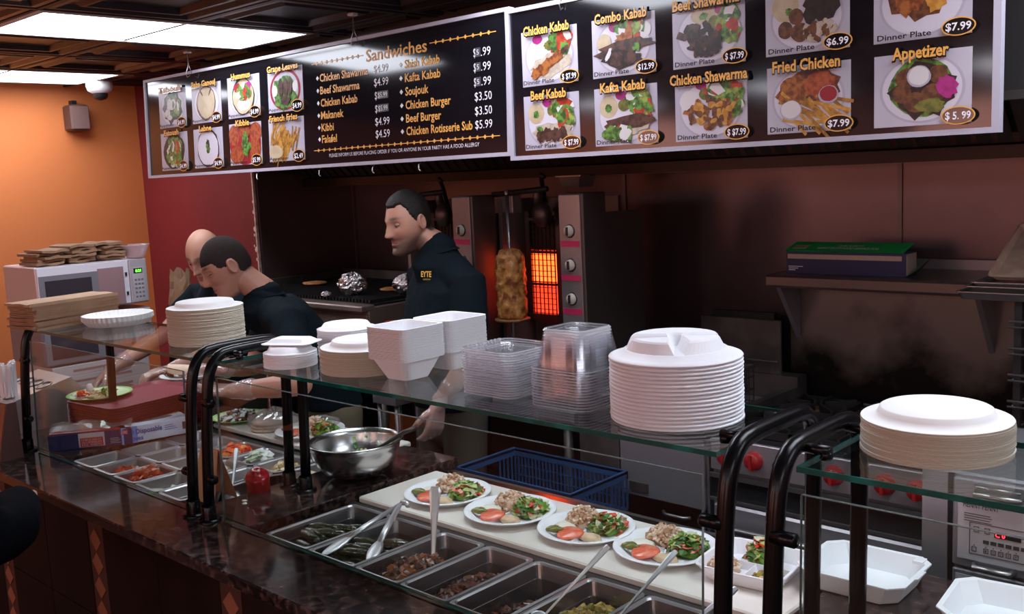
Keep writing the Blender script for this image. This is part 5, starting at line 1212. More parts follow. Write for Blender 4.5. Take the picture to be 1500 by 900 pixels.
for k, lb in enumerate(('blue plastic crate at the floor under two others', 'middle blue plastic crate of the stack in the aisle', 'top blue plastic crate with slotted sides behind the dinner plates')):
    inst('plastic_crate', cm, None, (-2.765, 2.58, .185*k+.19*1 if False else .004+.1865*k+(.0)), label=lb, cat='crate', group='blue crates stacked in the aisle')
inst('plastic_crate', cm, None, (-2.765, 2.58, .004+.1865*3), label='uppermost blue crate, its rim seen through the glass behind dinner plates', cat='crate', group='blue crates stacked in the aisle')
# ================================================================= LEFT END OF THE COUNTER AND MICROWAVE CORNER
mw_st = mat('microwave_steel', (.62, .58, .62), .35, .4); mw_w = mat('microwave_white', (.72, .70, .78), .4); mw_dk = mat('microwave_window', (.05, .04, .05), .15, spec=.8); mw_gr = mat('microwave_grey', (.20, .19, .22), .35)
mauve = mat('microwave_door_film', (.45, .28, .30), .25, .3)
# tall side table carrying the microwaves
t = root('side_stand', 'dark stand against the orange wall carrying two microwaves', 'stand', (-5.52, 1.86, 0))
MB().box(0, .56, 0, .74, .83, .87, bev=.004).build('stand_top', steel, t)
MB().box(.02, .54, .02, .72, .05, .83).build('stand_body', tile_d, t)
def microwave(z, label, white, ydoor=.40):
    t = root('microwave_oven', label, 'microwave', (-5.36, 1.925, z))   # front faces +X
    H = .235; W = .57; D = .40
    body = MB().box(0, D, 0, W, 0, H, bev=.006).build('oven_body', mw_st if white else mw_gr, t)
    fr = MB().box(D, D+.012, .004, W-.105, .006, H-.004, bev=.003).build('oven_door', mw_w if white else mw_gr, t)
    MB().box(D+.012, D+.016, .008, .30, .012, H-.045).build('window_frame', mw_gr, fr)
    MB().box(D+.016, D+.018, .035, .265, .035, H-.070).build('door_window', mw_dk, fr)
    MB().box(D+.012, D+.015, .30, .435, .010, H-.035).build('door_film', mauve, fr)
    for z_ in (.05, .15): MB().box(D+.012, D+.018, .443, .452, z_, z_+.018).build('door_latch', blackplas, fr)
    cp = MB().box(D, D+.010, W-.10, W-.006, .006, H-.004, bev=.003).build('control_panel', mw_st, t)
    if white:
        MB().box(D+.010, D+.012, W-.085, W-.028, .015, H-.045).build('keypad', keyp, cp)
        MB().box(D+.012, D+.013, W-.080, W-.033, H-.078, H-.052).build('display_window', blackplas, cp)
        Mx = T(D+.0135, 0, 0) @ RZ(pi/2)
        text('0:21', 'display_digits', mat('led_green', (.1, .8, .05), .5, emit=((.12, 1, .05), 4)), cp, W-.070, W-.040, H-.065, .014, 0, M=Mx, bold=.02)
        for k in range(5):
            for q in range(3): MB().box(D+.012, D+.0135, W-.078+.018*q, W-.066+.018*q, .030+.022*k, .040+.022*k).build('key', mw_gr, cp)
    else:
        MB().box(D+.010, D+.012, W-.085, W-.012, .020, H-.03).build('keypad', mat('pink_keypad', (.62, .45, .46), .5), cp)
        rk = mat('key_red', (.35, .03, .03), .5)
        MB().box(D+.012, D+.0135, W-.072, W-.026, H-.075, H-.055).build('display_window', rk, cp)
        for k in range(4):
            for q in range(3): MB().box(D+.012, D+.0135, W-.078+.022*q, W-.062+.022*q, .030+.026*k, .044+.026*k).build('key', rk, cp)
    return t
microwave(1.295, 'silver microwave with green clock digits under the folded paper bags', True)
microwave(1.035, 'darker microwave with a red keypad directly below the silver microwave', False)
cartw = mat('carton_white', (.55, .50, .52), .6)
for k in range(3):
    t = root('white_carton', ['lowest', 'middle', 'top'][k]+' flat white carton of the three under the lower microwave', 'carton', (-5.34, 1.95, .8705+.0535*k), group='white cartons under the microwaves')
    MB().box(0, .40, 0, .50, 0, .053, bev=.002).build('carton_body', cartw, t)
    MB().box(.40, .401, .10, .40, .018, .030).build('printed_line', mat('carton_print', (.35, .20, .20), .6), t)
# folded bags and plastic bowl on the microwave
for s, (y, n) in enumerate(((2.02, 5), (2.175, 6), (2.33, 6))):
    rnd = random.Random(30+s)
    for k in range(n):
        me = None
        b = MB(); w_, d_ = .135, .20; e = rnd.uniform(-.01, .01)
        xs = [-.10, -.03, .04, .10]; vs = []
        for i in range(7):
            yy = -w_/2+w_*i/6; zz = .003*sin(i*1.3+k*2+s)
            for x in (-.10+e, .10+e): vs.append((x, yy, zz))
            for x in (.10+e, -.10+e): vs.append((x, yy, zz+.0125+.002*sin(i*2.1+k)))
        fs = [(0, 3, 2, 1), (24, 25, 26, 27)]
        for i in range(6):
            a = i*4
            for q in range(4): r_n = (q+1) % 4; fs.append((a+q, a+r_n, a+4+r_n, a+4+q))
        b.add(vs, fs)
        o = b.build('folded_bag', kraft, None, loc=(-5.07+rnd.uniform(-.015, .015), y+rnd.uniform(-.012, .012), 1.5345+.0152*k), rz=rnd.uniform(-.12, .12))
        if s == 2: o.rotation_euler.x = 0.0
        tag(o, ordl(k, n, 'folded brown bag @of the '+['left', 'middle', 'right'][s]+' pile on the microwave'), 'paper bag', 'folded bags in the '+['left', 'middle', 'right'][s]+' pile on the microwave')
t = root('plastic_bowl', 'translucent plastic bowl standing at right end of the silver microwave', 'bowl', (-4.985, 2.452, 1.5315))
b = MB(); b.lathe([(.0001, 0), (.042, 0), (.048, .01), (.070, .062), (.076, .064), (.076, .068), (.068, .066), (.045, .012), (.0001, .003)], 36); b.build('bowl_shell', glassy('frosted_plastic', (.95, .9, .9), .2, .06, haze=.45, hazecol=(.70, .55, .58)), t)
t = root('crumpled_bag', 'crumpled brown paper bag between the microwave and the bald man', 'paper bag', (-4.93, 2.66, 1.10))
b = MB(); rings = []
for k in range(9):
    z = .33*k/8; r = .075-.012*k/8; ring = []
    for i in range(16):
        a = 2*pi*i/16; q = 1+.28*mnoise.noise(Vector((cos(a)*2, sin(a)*2, z*14))); ring.append((r*q*cos(a), r*q*sin(a)*.8, z+(.03*sin(3*a) if k == 8 else 0)))
    rings.append(ring)
b.loft(rings, cap0=True, cap1=False); b.build('bag_body', kraft, t)
t = root('bag_stand', 'narrow dark stand beside the microwaves under the crumpled bag', 'stand', (-5.03, 2.61, 0))
MB().box(0, .2, 0, .14, 0, 1.098).build('stand_body', tile_d, t)
# maroon trays, plate on them
maroon = mat('tray_maroon', (.24, .018, .042), .45, bump=(200, .05))
def cafeteria(w, d):
    b = MB(); rings = []
    for e, z in ((.014, 0), (.012, .001), (.0, .016), (-.001, .018), (.006, .018), (.018, .006)): rings.append([(x, y, z) for x, y in rrect(w-2*e, d-2*e, .045, 5)])
    b.loft(rings, cap0=True, cap1=True); return b.mesh('food_tray', maroon)
tray = cafeteria(.36, .46)
for k in range(13):
    o = inst('food_tray', tray, None, (-3.945, 1.895, .9015+.0098*k), rz=.12, label=ordl(k, 13, 'maroon cafeteria tray @of the stack left of middle posts'), cat='tray', group='maroon cafeteria trays')
gplate = mat('plate_pale_green', (.55, .68, .40), .35); gdark = mat('plate_rim_green', (.30, .55, .15), .35)
def dish(R, name):
    b = MB(); b.lathe([(.0001, .002), (R*.6, .002), (R*.68, .004), (R*.90, .014)], 48); b.lathe([(R*.90, .014), (R, .017), (R+.001, .015), (R*.9, .010), (R*.6, 0), (.0001, 0)], 48, mi=1); return b.mesh(name, [gplate, gdark])
dm_ = dish(.130, 'dinner_dish'); zt = .9015+.0098*12+.007
inst('dinner_dish', dm_, None, (-4.085, 1.795, zt+.001), label='pale green plate of hummus on top of the maroon trays', cat='plate')
heap(MB(), 0, 0, 0, .075, .06, .014, 60, .012, 3, seed=61).build('hummus', F_beige, None, loc=(-4.085, 1.80, zt+.005), label='pale hummus spread on the plate above maroon trays', cat='hummus', kind='stuff')
heap(MB(), 0, 0, 0, .022, .018, .018, 30, .009, 4, seed=62, leaf=True).build('herb_garnish', F_green, None, loc=(-4.045, 1.80, zt+.018), label='green herb garnish on the hummus plate', cat='garnish', kind='stuff')
heap(MB(), 0, 0, 0, .03, .018, .012, 22, .010, 3, seed=63).build('pepper_garnish', F_orange, None, loc=(-4.135, 1.745, zt+.012), label='orange pepper garnish at the left of hummus plate', cat='garnish', kind='stuff')
# green rimmed plate on rear board
inst('dinner_dish', dish(.115, 'dinner_dish'), None, (-3.655, 2.185, .9035), label='green rimmed plate of dark cooked meat on the rear cutting board', cat='plate')
heap(MB(), 0, 0, 0, .075, .07, .026, 150, .012, 3, seed=64).build('cooked_meat', F_beef[:2]+[F_white[1]], None, loc=(-3.655, 2.185, .908), label='dark shredded meat with onion on the green rimmed plate', cat='meat', kind='stuff')
# plastic bag of flatbread
wrapm = glassy('plastic_wrap', (.95, .94, .95), .12, .16, haze=.22, hazecol=(.72, .66, .64))
t = root('bread_bag', 'clear plastic bag of flatbread lying on the rear cutting board', 'plastic bag', (-3.41, 2.18, .903), rz=.2)
b = MB()
for k in range(3): b.lathe([(.0001, .001+.011*k), (.080-.004*k, .001+.011*k), (.086-.004*k, .006+.011*k), (.078, .011+.011*k), (.0001, .011+.011*k)], 32, fn=lambda r, z, a: (r*(1+.05*sin(3*a)), z))
b.build('flatbread_stack', mat('pita_pale', (.60, .44, .34), .75, noise=(22, (.68, .54, .44), 3)), t)
b = MB(); b.ball((.015, .01, .030), (.125, .095, .040), 34)
b.v = [((Vector(v)*(1+.16*mnoise.noise(Vector(v)*22))).x, (Vector(v)*(1+.16*mnoise.noise(Vector(v)*22+Vector((4, 0, 0))))).y, max(.0005, v[2]*(1+.4*mnoise.noise(Vector(v)*30)))) for v in b.v]; b.sm = [False]*len(b.f)
b.build('plastic_film', wrapm, t)
b = MB(); b.ball((.20, .10, .018), (.075, .05, .022), 20); b.v = [((Vector(v)+Vector((1, 1, 1))*.012*mnoise.noise(Vector(v)*50)).x, v[1], max(.0005, v[2]+.012*mnoise.noise(Vector(v)*45))) for v in b.v]; b.sm = [False]*len(b.f); b.build('twisted_end', wrapm, t)
# steel cutlery dispenser with straws
t = root('cutlery_dispenser', 'slanted stainless dispenser of wrapped straws and cutlery at left end of counter', 'dispenser', (-4.60, 1.42, .9005))
b = MB(); b.loft([[(0, y, 0), (.40, y, 0), (.40, y, .095), (.335, y, .175), (.0, y, .13)] for y in (0, .40)]); 
b2 = MB(); # side profile extruded along X instead
P = [(0, 0), (.40, 0), (.40, .12), (.335, .20), (.0, .115)]
b2.loft([[(x, yy, zz) for yy, zz in P] for x in (0, .34)]); b2.build('dispenser_body', mat('dispenser_steel', (.50, .45, .44), .32, .6, bump=(20, .04)), t)
nrm = Vector((0, -.085, .335)).normalized()
tb = MB()
for k in range(4):
    for (cx, cy) in ((.045+.085*k, .08), (.045+.085*k, .235)): tb.lathe([(.032, 0), (.036, .004), (.032, .006), (.0295, -.0005), (.0001, -.001)], 24, mi=0, M=T(cx, cy, .1155+cy*.254) @ RX(math.atan(.254)))
tb.build('cutlery_cup', mat('cup_rim', (.40, .38, .38), .3, .9), t, kind='stuff')
straw = MB(); straw.box(-.0035, .0035, -.0035, .0035, 0, .145); strm = straw.mesh('wrapped_straw', mat('straw_paper', (.80, .80, .84), .7))
rnd = random.Random(21)
for k in range(26):
    i, j = k % 7, k//7
    o = inst('wrapped_straw', strm, None, (-4.405+.0125*i+rnd.uniform(-.002, .002), 1.520+.014*j, 1.038+.004*j+.0), rot=(rnd.uniform(-.05, .10), rnd.uniform(-.04, .18), rnd.uniform(0, 1)))
    tag(o, 'paper wrapped straw standing in the dispenser bundle at far left', 'straw', 'wrapped straws in the dispenser')
spm2 = MB(); spm2.tube([(0, 0, -.03), (0, 0, .02)], .006, 8); spm2.ball((0, 0, .035), (.013, .005, .020), 12); spm_ = spm2.mesh('plastic_spoon', mat('plastic_white', (.82, .82, .88), .35))
for k in range(7):
    o = inst('plastic_spoon', spm_, None, (-4.545+.02*(k % 4), 1.50+.05*(k//4)+.01*(k % 2), 1.065+.01*(k//4)), rot=(rnd.uniform(-.3, .3), rnd.uniform(-.3, .3), rnd.uniform(0, 3)))
    tag(o, 'white plastic spoon standing in the dispenser cups at far left', 'spoon', 'plastic spoons in the dispenser')
MB().box(-4.78, -4.62, 1.62, 1.80, .9005, 1.02).build('blue_box', mat('blue_box', (.02, .06, .35), .5), None, label='small blue box at the far left behind the dispenser', cat='box')
# brown upright sign
t = root('counter_sign', 'brown wedge shaped table sign with printed lines at the left end', 'sign', (-3.945, 1.335, .9005), rz=.12)
sgn = mat('sign_brown', (.26, .085, .045), .5); sgs = mat('sign_side', (.12, .05, .045), .5); prt = mat('sign_print', (.07, .02, .012), .6)
b = MB(); b.loft([[(-.08, -.045, 0), (.08, -.045, 0), (.08, .045, 0), (-.08, .045, 0)], [(-.085, .0, .215), (.085, .0, .215), (.085, .035, .215), (-.085, .035, .215)]]); sg = b.build('sign_body', sgs, t)
b = MB(); b.loft([[(-.075, -.047, .005), (.075, -.047, .005), (.075, -.045, .005), (-.075, -.045, .005)], [(-.080, -.003, .210), (.080, -.003, .210), (.080, -.001, .210), (-.080, -.001, .210)]]); b.build('sign_face', sgn, t)
b = MB()
for z, h, w_ in ((.165, .02, .05), (.13, .004, .06), (.118, .004, .05), (.106, .004, .055), (.075, .012, .045), (.05, .004, .05)):
    yy = -.048+.0455*(z/.215); b.box(-w_, w_, yy-.001, yy+.0, z, z+h)
b.build('printed_lines', prt, t, kind='stuff')
# deli sheet box (blue, red label, torn film) and disposable glove box
bx_navy = mat('deli_box_navy', (.010, .018, .11), .45); bx_red = mat('deli_box_red', (.32, .010, .018), .45); lab_w = mat('label_pale', (.62, .50, .56), .5); lab_r = mat('label_red', (.45, .02, .04), .5)
t = root('deli_sheet_box', 'navy and red carton of food wrap sheets with torn film on top', 'box', (-3.855, 1.475, .9005), rz=radians(55))
MB().box(0, .305, 0, .17, 0, .062, bev=.002).build('carton_body', bx_navy, t)
tb = MB().box(.004, .301, .004, .166, .062, .066).build('carton_top', bx_red, t)
MB().box(.11, .205, -.0015, 0, .006, .060).build('pale_label', lab_w, t)
rl_ = MB().box(.116, .199, -.003, -.0015, .008, .042).build('red_label', lab_r, t)
for s_, z_ in (('12 IN X 1000 FT', .034), ('ALUMINUM', .024), ('FOIL SHEETS', .014)): text(s_, 'label_lettering', lab_w, rl_, .122, .193, z_, .0075, -.0036)
MB().box(.262, .292, -.0015, 0, .040, .060).build('red_patch', lab_r, t)
text('500', 'patch_lettering', lab_w, t, .265, .289, .050, .011, -.002, bold=.02)
for k in range(4): MB().box(.225, .262-.006*(k % 2), -.001, 0, .012+.006*k, .0135+.006*k).build('fine_print', lab_w, t)
b = MB(); b.loft([[(0+.30*i/8, .03+.01*sin(i*2), .068+.004*sin(i*3)), (0+.30*i/8, .06, .088+.005*sin(i*1.7)), (0+.30*i/8, .11, .086+.006*sin(i*2.3)), (0+.30*i/8, .15, .068), (0+.30*i/8, .09, .078)] for i in range(9)]); b.sm = [False]*len(b.f)
b.build('torn_film', wrapm, t)
t = root('glove_box', 'light blue and white box of disposable gloves behind the cold pans', 'box', (-3.700, 1.693, .9005), rz=radians(78))
gb = mat('glove_box_white', (.62, .64, .78), .45); gbl = mat('glove_box_blue', (.02, .06, .42), .45); gsky = mat('glove_box_sky', (.16, .30, .70), .45)
MB().box(0, .265, 0, .15, 0, .066, bev=.002).build('carton_body', gb, t)
MB().box(.0, .060, -.001, 0, .0, .066).build('blue_end_print', gsky, t); MB().box(-.0012, 0, 0, .15, 0, .066).build('blue_side', gbl, t)
text('500 Disposable', 'box_lettering', gbl, t, .012, .155, .044, .020, -.0022, bold=.015); text('Gloves', 'box_lettering', gbl, t, .012, .080, .018, .018, -.0022, bold=.015)
for k in range(3): MB().box(.165, .215-.008*k, -.001, 0, .030+.008*k, .032+.008*k).build('fine_print', gbl, t)
MB().box(.235, .255, -.001, 0, .02, .05).build('bar_code', darkp, t)
tp = MB().box(.02, .25, .01, .14, .066, .0668).build('top_print', gb, t)
b = MB(); b.add([(.135+.085*cos(a), .075+.030*sin(a), .0672) for a in [2*pi*k/28 for k in range(28)]], [tuple(range(28))]); b.build('oval_opening', mat('opening_dark', (.10, .08, .09), .7), t)
b = MB(); b.add([(.15, .10, .0675), (.25, .105, .0675), (.25, .125, .0675), (.16, .13, .0675)], [(0, 1, 2, 3)]); b.build('orange_stripe', mat('stripe_orange', (.70, .35, .10), .5), t)
# two white squeeze bottles behind the dispenser
wb_m = mat('bottle_white', (.66, .60, .62), .4, sss=0)
for k, (x, y, h, lb) in enumerate(((-4.19, 1.80, .15, 'taller white plastic bottle between dispenser and trays'), (-4.155, 1.715, .13, 'front white plastic bottle with a brown drip beside trays'))):
    t = root('white_bottle', lb, 'bottle', (x, y, .9005))
    b = MB(); b.lathe([(.0001, 0), (.028, 0), (.030, .005), (.030, h*.75), (.026, h*.86), (.013, h*.92), (.012, h)], 28); b.build('bottle_body', wb_m, t)
    b = MB(); b.lathe([(.015, h*.93), (.015, h*1.02), (.008, h*1.12), (.0001, h*1.13)], 20); b.build('bottle_cap', wb_m, t)
    if k: b = MB(); b.tube([(.029, -.006, h*.8), (.0315, -.006, h*.6), (.0312, -.004, h*.42), (.0312, -.006, h*.3)], .003, 6); b.build('sauce_drip', mat('drip_brown', (.12, .04, .02), .4), t)
# ================================================================= PEOPLE
def skin_mat(name, rough=.5):
    m = bpy.data.materials.new(name); m.use_nodes = True; nt = m.node_tree; b = nt.nodes['Principled BSDF']
    a = nt.nodes.new('ShaderNodeAttribute'); a.attribute_name = 'tone'; nt.links.new(a.outputs['Color'], b.inputs['Base Color'])
    b.inputs['Roughness'].default_value = rough; b.inputs['Subsurface Weight'].default_value = .12; b.inputs['Subsurface Radius'].default_value = (.012, .005, .003); b.inputs['Subsurface Scale'].default_value = .5
    return m
skinm = skin_mat('skin')
cloth = mat('black_teal_cloth', (.0045, .0095, .014), .9, bump=(30, .25), spec=.12); khaki = mat('khaki_trousers', (.16, .12, .075), .85, bump=(30, .2)); olive = mat('olive_trousers', (.055, .050, .035), .85, bump=(30, .2))
glove_m = glassy('clear_glove', (.96, .94, .95), .10, .10, haze=.24, hazecol=(.82, .74, .76))
shoe_m = mat('black_shoe', (.01, .01, .011), .4)
def sstep(a, b, x):
    t = min(1, max(0, (x-a)/(b-a))); return t*t*(3-2*t)
def g2(x, z, cx, cz, sx, sz): return exp(-((x-cx)/sx)**2-((z-cz)/sz)**2)
def head_pt(d, jaw=1.0):
    """unit direction -> point of the head surface in metres (x side, y front, z up; centre between chin and crown)"""
    x, y, z = d; X, Y, Z = x*.076, y*.096, z*.122
    t = max(0, -z)
    X *= 1-.30*t**1.3
    if z > .2: X *= 1-.06*(z-.2)
    if y < 0: Y *= 1-.40*sstep(.15, .95, t); Y -= .006*max(0, z)
    fr = sstep(-.2, .5, y/(sqrt(x*x+y*y)+1e-6))
    Y += .052*sstep(.35, .92, t)*fr
    if t > .75: X *= 1+.25*(t-.75)/.25*jaw
    if Y > .02:
        f = sstep(.02, .07, Y)
        ax = abs(X)
        Y += f*(.008*g2(X, Z, 0, .030, .013, .020) + .019*g2(X, Z, 0, -.004, .010, .017) + .028*g2(X, Z, 0, -.024, .0115, .0115) + .008*g2(ax, Z, .013, -.026, .008, .008)
             - .014*g2(ax, Z, .030, .012, .017, .013) + .006*g2(ax, Z, .028, .034, .020, .007) + .005*g2(ax, Z, .040, -.018, .018, .018)
             + .008*g2(X, Z, 0, -.054, .026, .018) + .005*g2(X, Z, 0, -.0505, .017, .0042) + .006*g2(X, Z, 0, -.0635, .016, .0048) - .006*g2(X, Z, 0, -.0572, .021, .0020)
             - .005*g2(X, Z, 0, -.077, .02, .007) + .008*g2(X, Z, 0, -.100, .018, .013) - .003*g2(X, Z, 0, -.040, .004, .008))
    return Vector((X, Y, Z))
def sphere_dirs(nu=104, nv=84):
    V = [(0, 0, -1)]
    for k in range(1, nv):
        t = -pi/2+pi*k/nv
        for i in range(nu): a = 2*pi*i/nu; V.append((cos(a)*cos(t), sin(a)*cos(t), sin(t)))
    V.append((0, 0, 1)); Tn = len(V)-1; F = []
    for i in range(nu): F.append((0, 1+(i+1) % nu, 1+i)); F.append((Tn, Tn-nu+i, Tn-nu+(i+1) % nu))
    for k in range(nv-2):
        for i in range(nu): j = (i+1) % nu; a = 1+k*nu; F.append((a+i, a+j, a+nu+j, a+nu+i))
    return V, F
SD, SF = sphere_dirs()
def chain(b, pts, radii, n=18, squash=None):
    """closed tapered limb with rounded ends; squash=(axis vector, factor) flattens the section along the axis"""
    pts = [Vector(p) for p in pts]; rad = list(radii)
    P = []; Rr = []
    d0 = (pts[0]-pts[1]).normalized(); d1 = (pts[-1]-pts[-2]).normalized()
    for k in (3, 2, 1): a = pi/2*k/3; P.append(pts[0]+d0*rad[0]*sin(a)*.95); Rr.append(rad[0]*max(.06, cos(a)))
    P += pts; Rr += rad
    for k in (1, 2, 3): a = pi/2*k/3; P.append(pts[-1]+d1*rad[-1]*sin(a)*.95); Rr.append(rad[-1]*max(.06, cos(a)))
    n0 = len(b.v); b.tube(P, Rr, n)
    if squash:
        ax = Vector(squash[0]).normalized(); f = squash[1]; m_ = len(P)
        for i in range(m_):
            for k in range(n):
                idx = n0+i*n+k; v = Vector(b.v[idx]); o = v-P[i]; b.v[idx] = tuple(v-ax*(o.dot(ax))*(1-f))
    return b
def torso(b, secs, side, n=28):
    """secs: (centre, half width, half depth, front vector)"""
    side = Vector(side).normalized(); rings = []
    for c, hw, hd, fv in secs:
        c = Vector(c); fv = Vector(fv).normalized()
        rings.append([tuple(c+side*hw*(abs(cos(a))**.8*(1 if cos(a) >= 0 else -1))+fv*hd*(abs(sin(a))**.85*(1 if sin(a) >= 0 else -1))) for a in [2*pi*i/n for i in range(n)]])
    b.loft(rings, smooth=True); return b
def displace(me, fn):
    n = len(me.vertices); co = [0.0]*(3*n); me.vertices.foreach_get('co', co); nr = [tuple(x.vector) for x in me.vertex_normals]
    for i in range(n):
        c = (co[3*i], co[3*i+1], co[3*i+2]); k = fn(Vector(c)); q = nr[i]
        co[3*i] += q[0]*k; co[3*i+1] += q[1]*k; co[3*i+2] += q[2]*k
    me.vertices.foreach_set('co', co); me.update()
def remesh(b, voxel, smooth=2, name='body'):
    me = bpy.data.meshes.new('tmp'); me.from_pydata(b.v, [], b.f)
    bm = bmesh.new(); bm.from_mesh(me); bmesh.ops.recalc_face_normals(bm, faces=bm.faces); bm.to_mesh(me); bm.free()
    o = bpy.data.objects.new('tmp', me); COL.objects.link(o)
    r = o.modifiers.new('r', 'REMESH'); r.mode = 'VOXEL'; r.voxel_size = voxel; r.use_smooth_shade = True
    if smooth: s_ = o.modifiers.new('s', 'SMOOTH'); s_.factor = .5; s_.iterations = smooth
    dg = bpy.context.evaluated_depsgraph_get(); out = bpy.data.meshes.new_from_object(o.evaluated_get(dg)); bpy.data.objects.remove(o); bpy.data.meshes.remove(me)
    out.name = name; return out
def frame_from(front, pitch, roll_=0.0):
    f = Vector((front[0], front[1], 0)).normalized(); s = Vector((f.y, -f.x, 0))  # s: the person's right
    u = Vector((0, 0, 1)); R0_ = Matrix((s, f, u)).transposed().to_4x4()
    return R0_ @ RX(-pitch) @ RY(roll_)
def hand(b, wrist, dirv, palm_n, thumb_side, curl=.5, spread=.12, inflate=0.0, sc=1.0, curls=None):
    """palm plus five separate fingers; dirv wrist->knuckles, palm_n out of the palm, thumb_side unit vector towards the thumb"""
    W = Vector(wrist); d = Vector(dirv).normalized(); pn = Vector(palm_n); pn = (pn-d*pn.dot(d)).normalized(); ts = pn.cross(d).normalized()
    if ts.dot(Vector(thumb_side)) < 0: ts = -ts
    q = inflate
    for k, off in enumerate((-.030, -.010, .010, .030)):     # palm as four merged metacarpal columns
        chain(b, [W+ts*off*.55*sc+d*.008, W+ts*off*.85*sc+d*.045*sc, W+ts*off*sc+d*.088*sc], [.0165*sc+q, .0150*sc+q, .0125*sc+q], 10)
    chain(b, [W-d*.03, W+d*.02*sc], [.026*sc+q, .025*sc+q], 12, squash=(pn, .72))
    L_ = (.073, .082, .077, .060)     # index .. little
    for k, (off, ln) in enumerate(zip((.031, .0105, -.0105, -.031), L_)):
        c = curls[k] if curls else curl*(1+.12*k)
        base = W+ts*off*sc+d*.088*sc; dd = (d+ts*(spread*(1.5-k)/1.5)).normalized(); pts = [base]; ang = c*.5
        for seg, fr in enumerate((.46, .30, .24)):
            ang_t = ang+seg*c*.75; v = dd*cos(ang_t)+pn*sin(ang_t); pts.append(pts[-1]+v*ln*fr*sc)
        chain(b, pts, [.0098*sc+q, .0092*sc+q, .0084*sc+q, .0072*sc+q], 10)
    b0 = W+ts*.024*sc+d*.022*sc; t1 = (ts*.75+d*.65+pn*.25).normalized(); t2 = (ts*.35+d*.85+pn*.45).normalized(); t3 = (ts*.1+d*.85+pn*.6).normalized()
    p1 = b0+t1*.040*sc; p2 = p1+t2*.032*sc; p3 = p2+t3*.024*sc
    chain(b, [b0, p1, p2, p3], [.0155*sc+q, .0125*sc+q, .0108*sc+q, .0088*sc+q], 10)
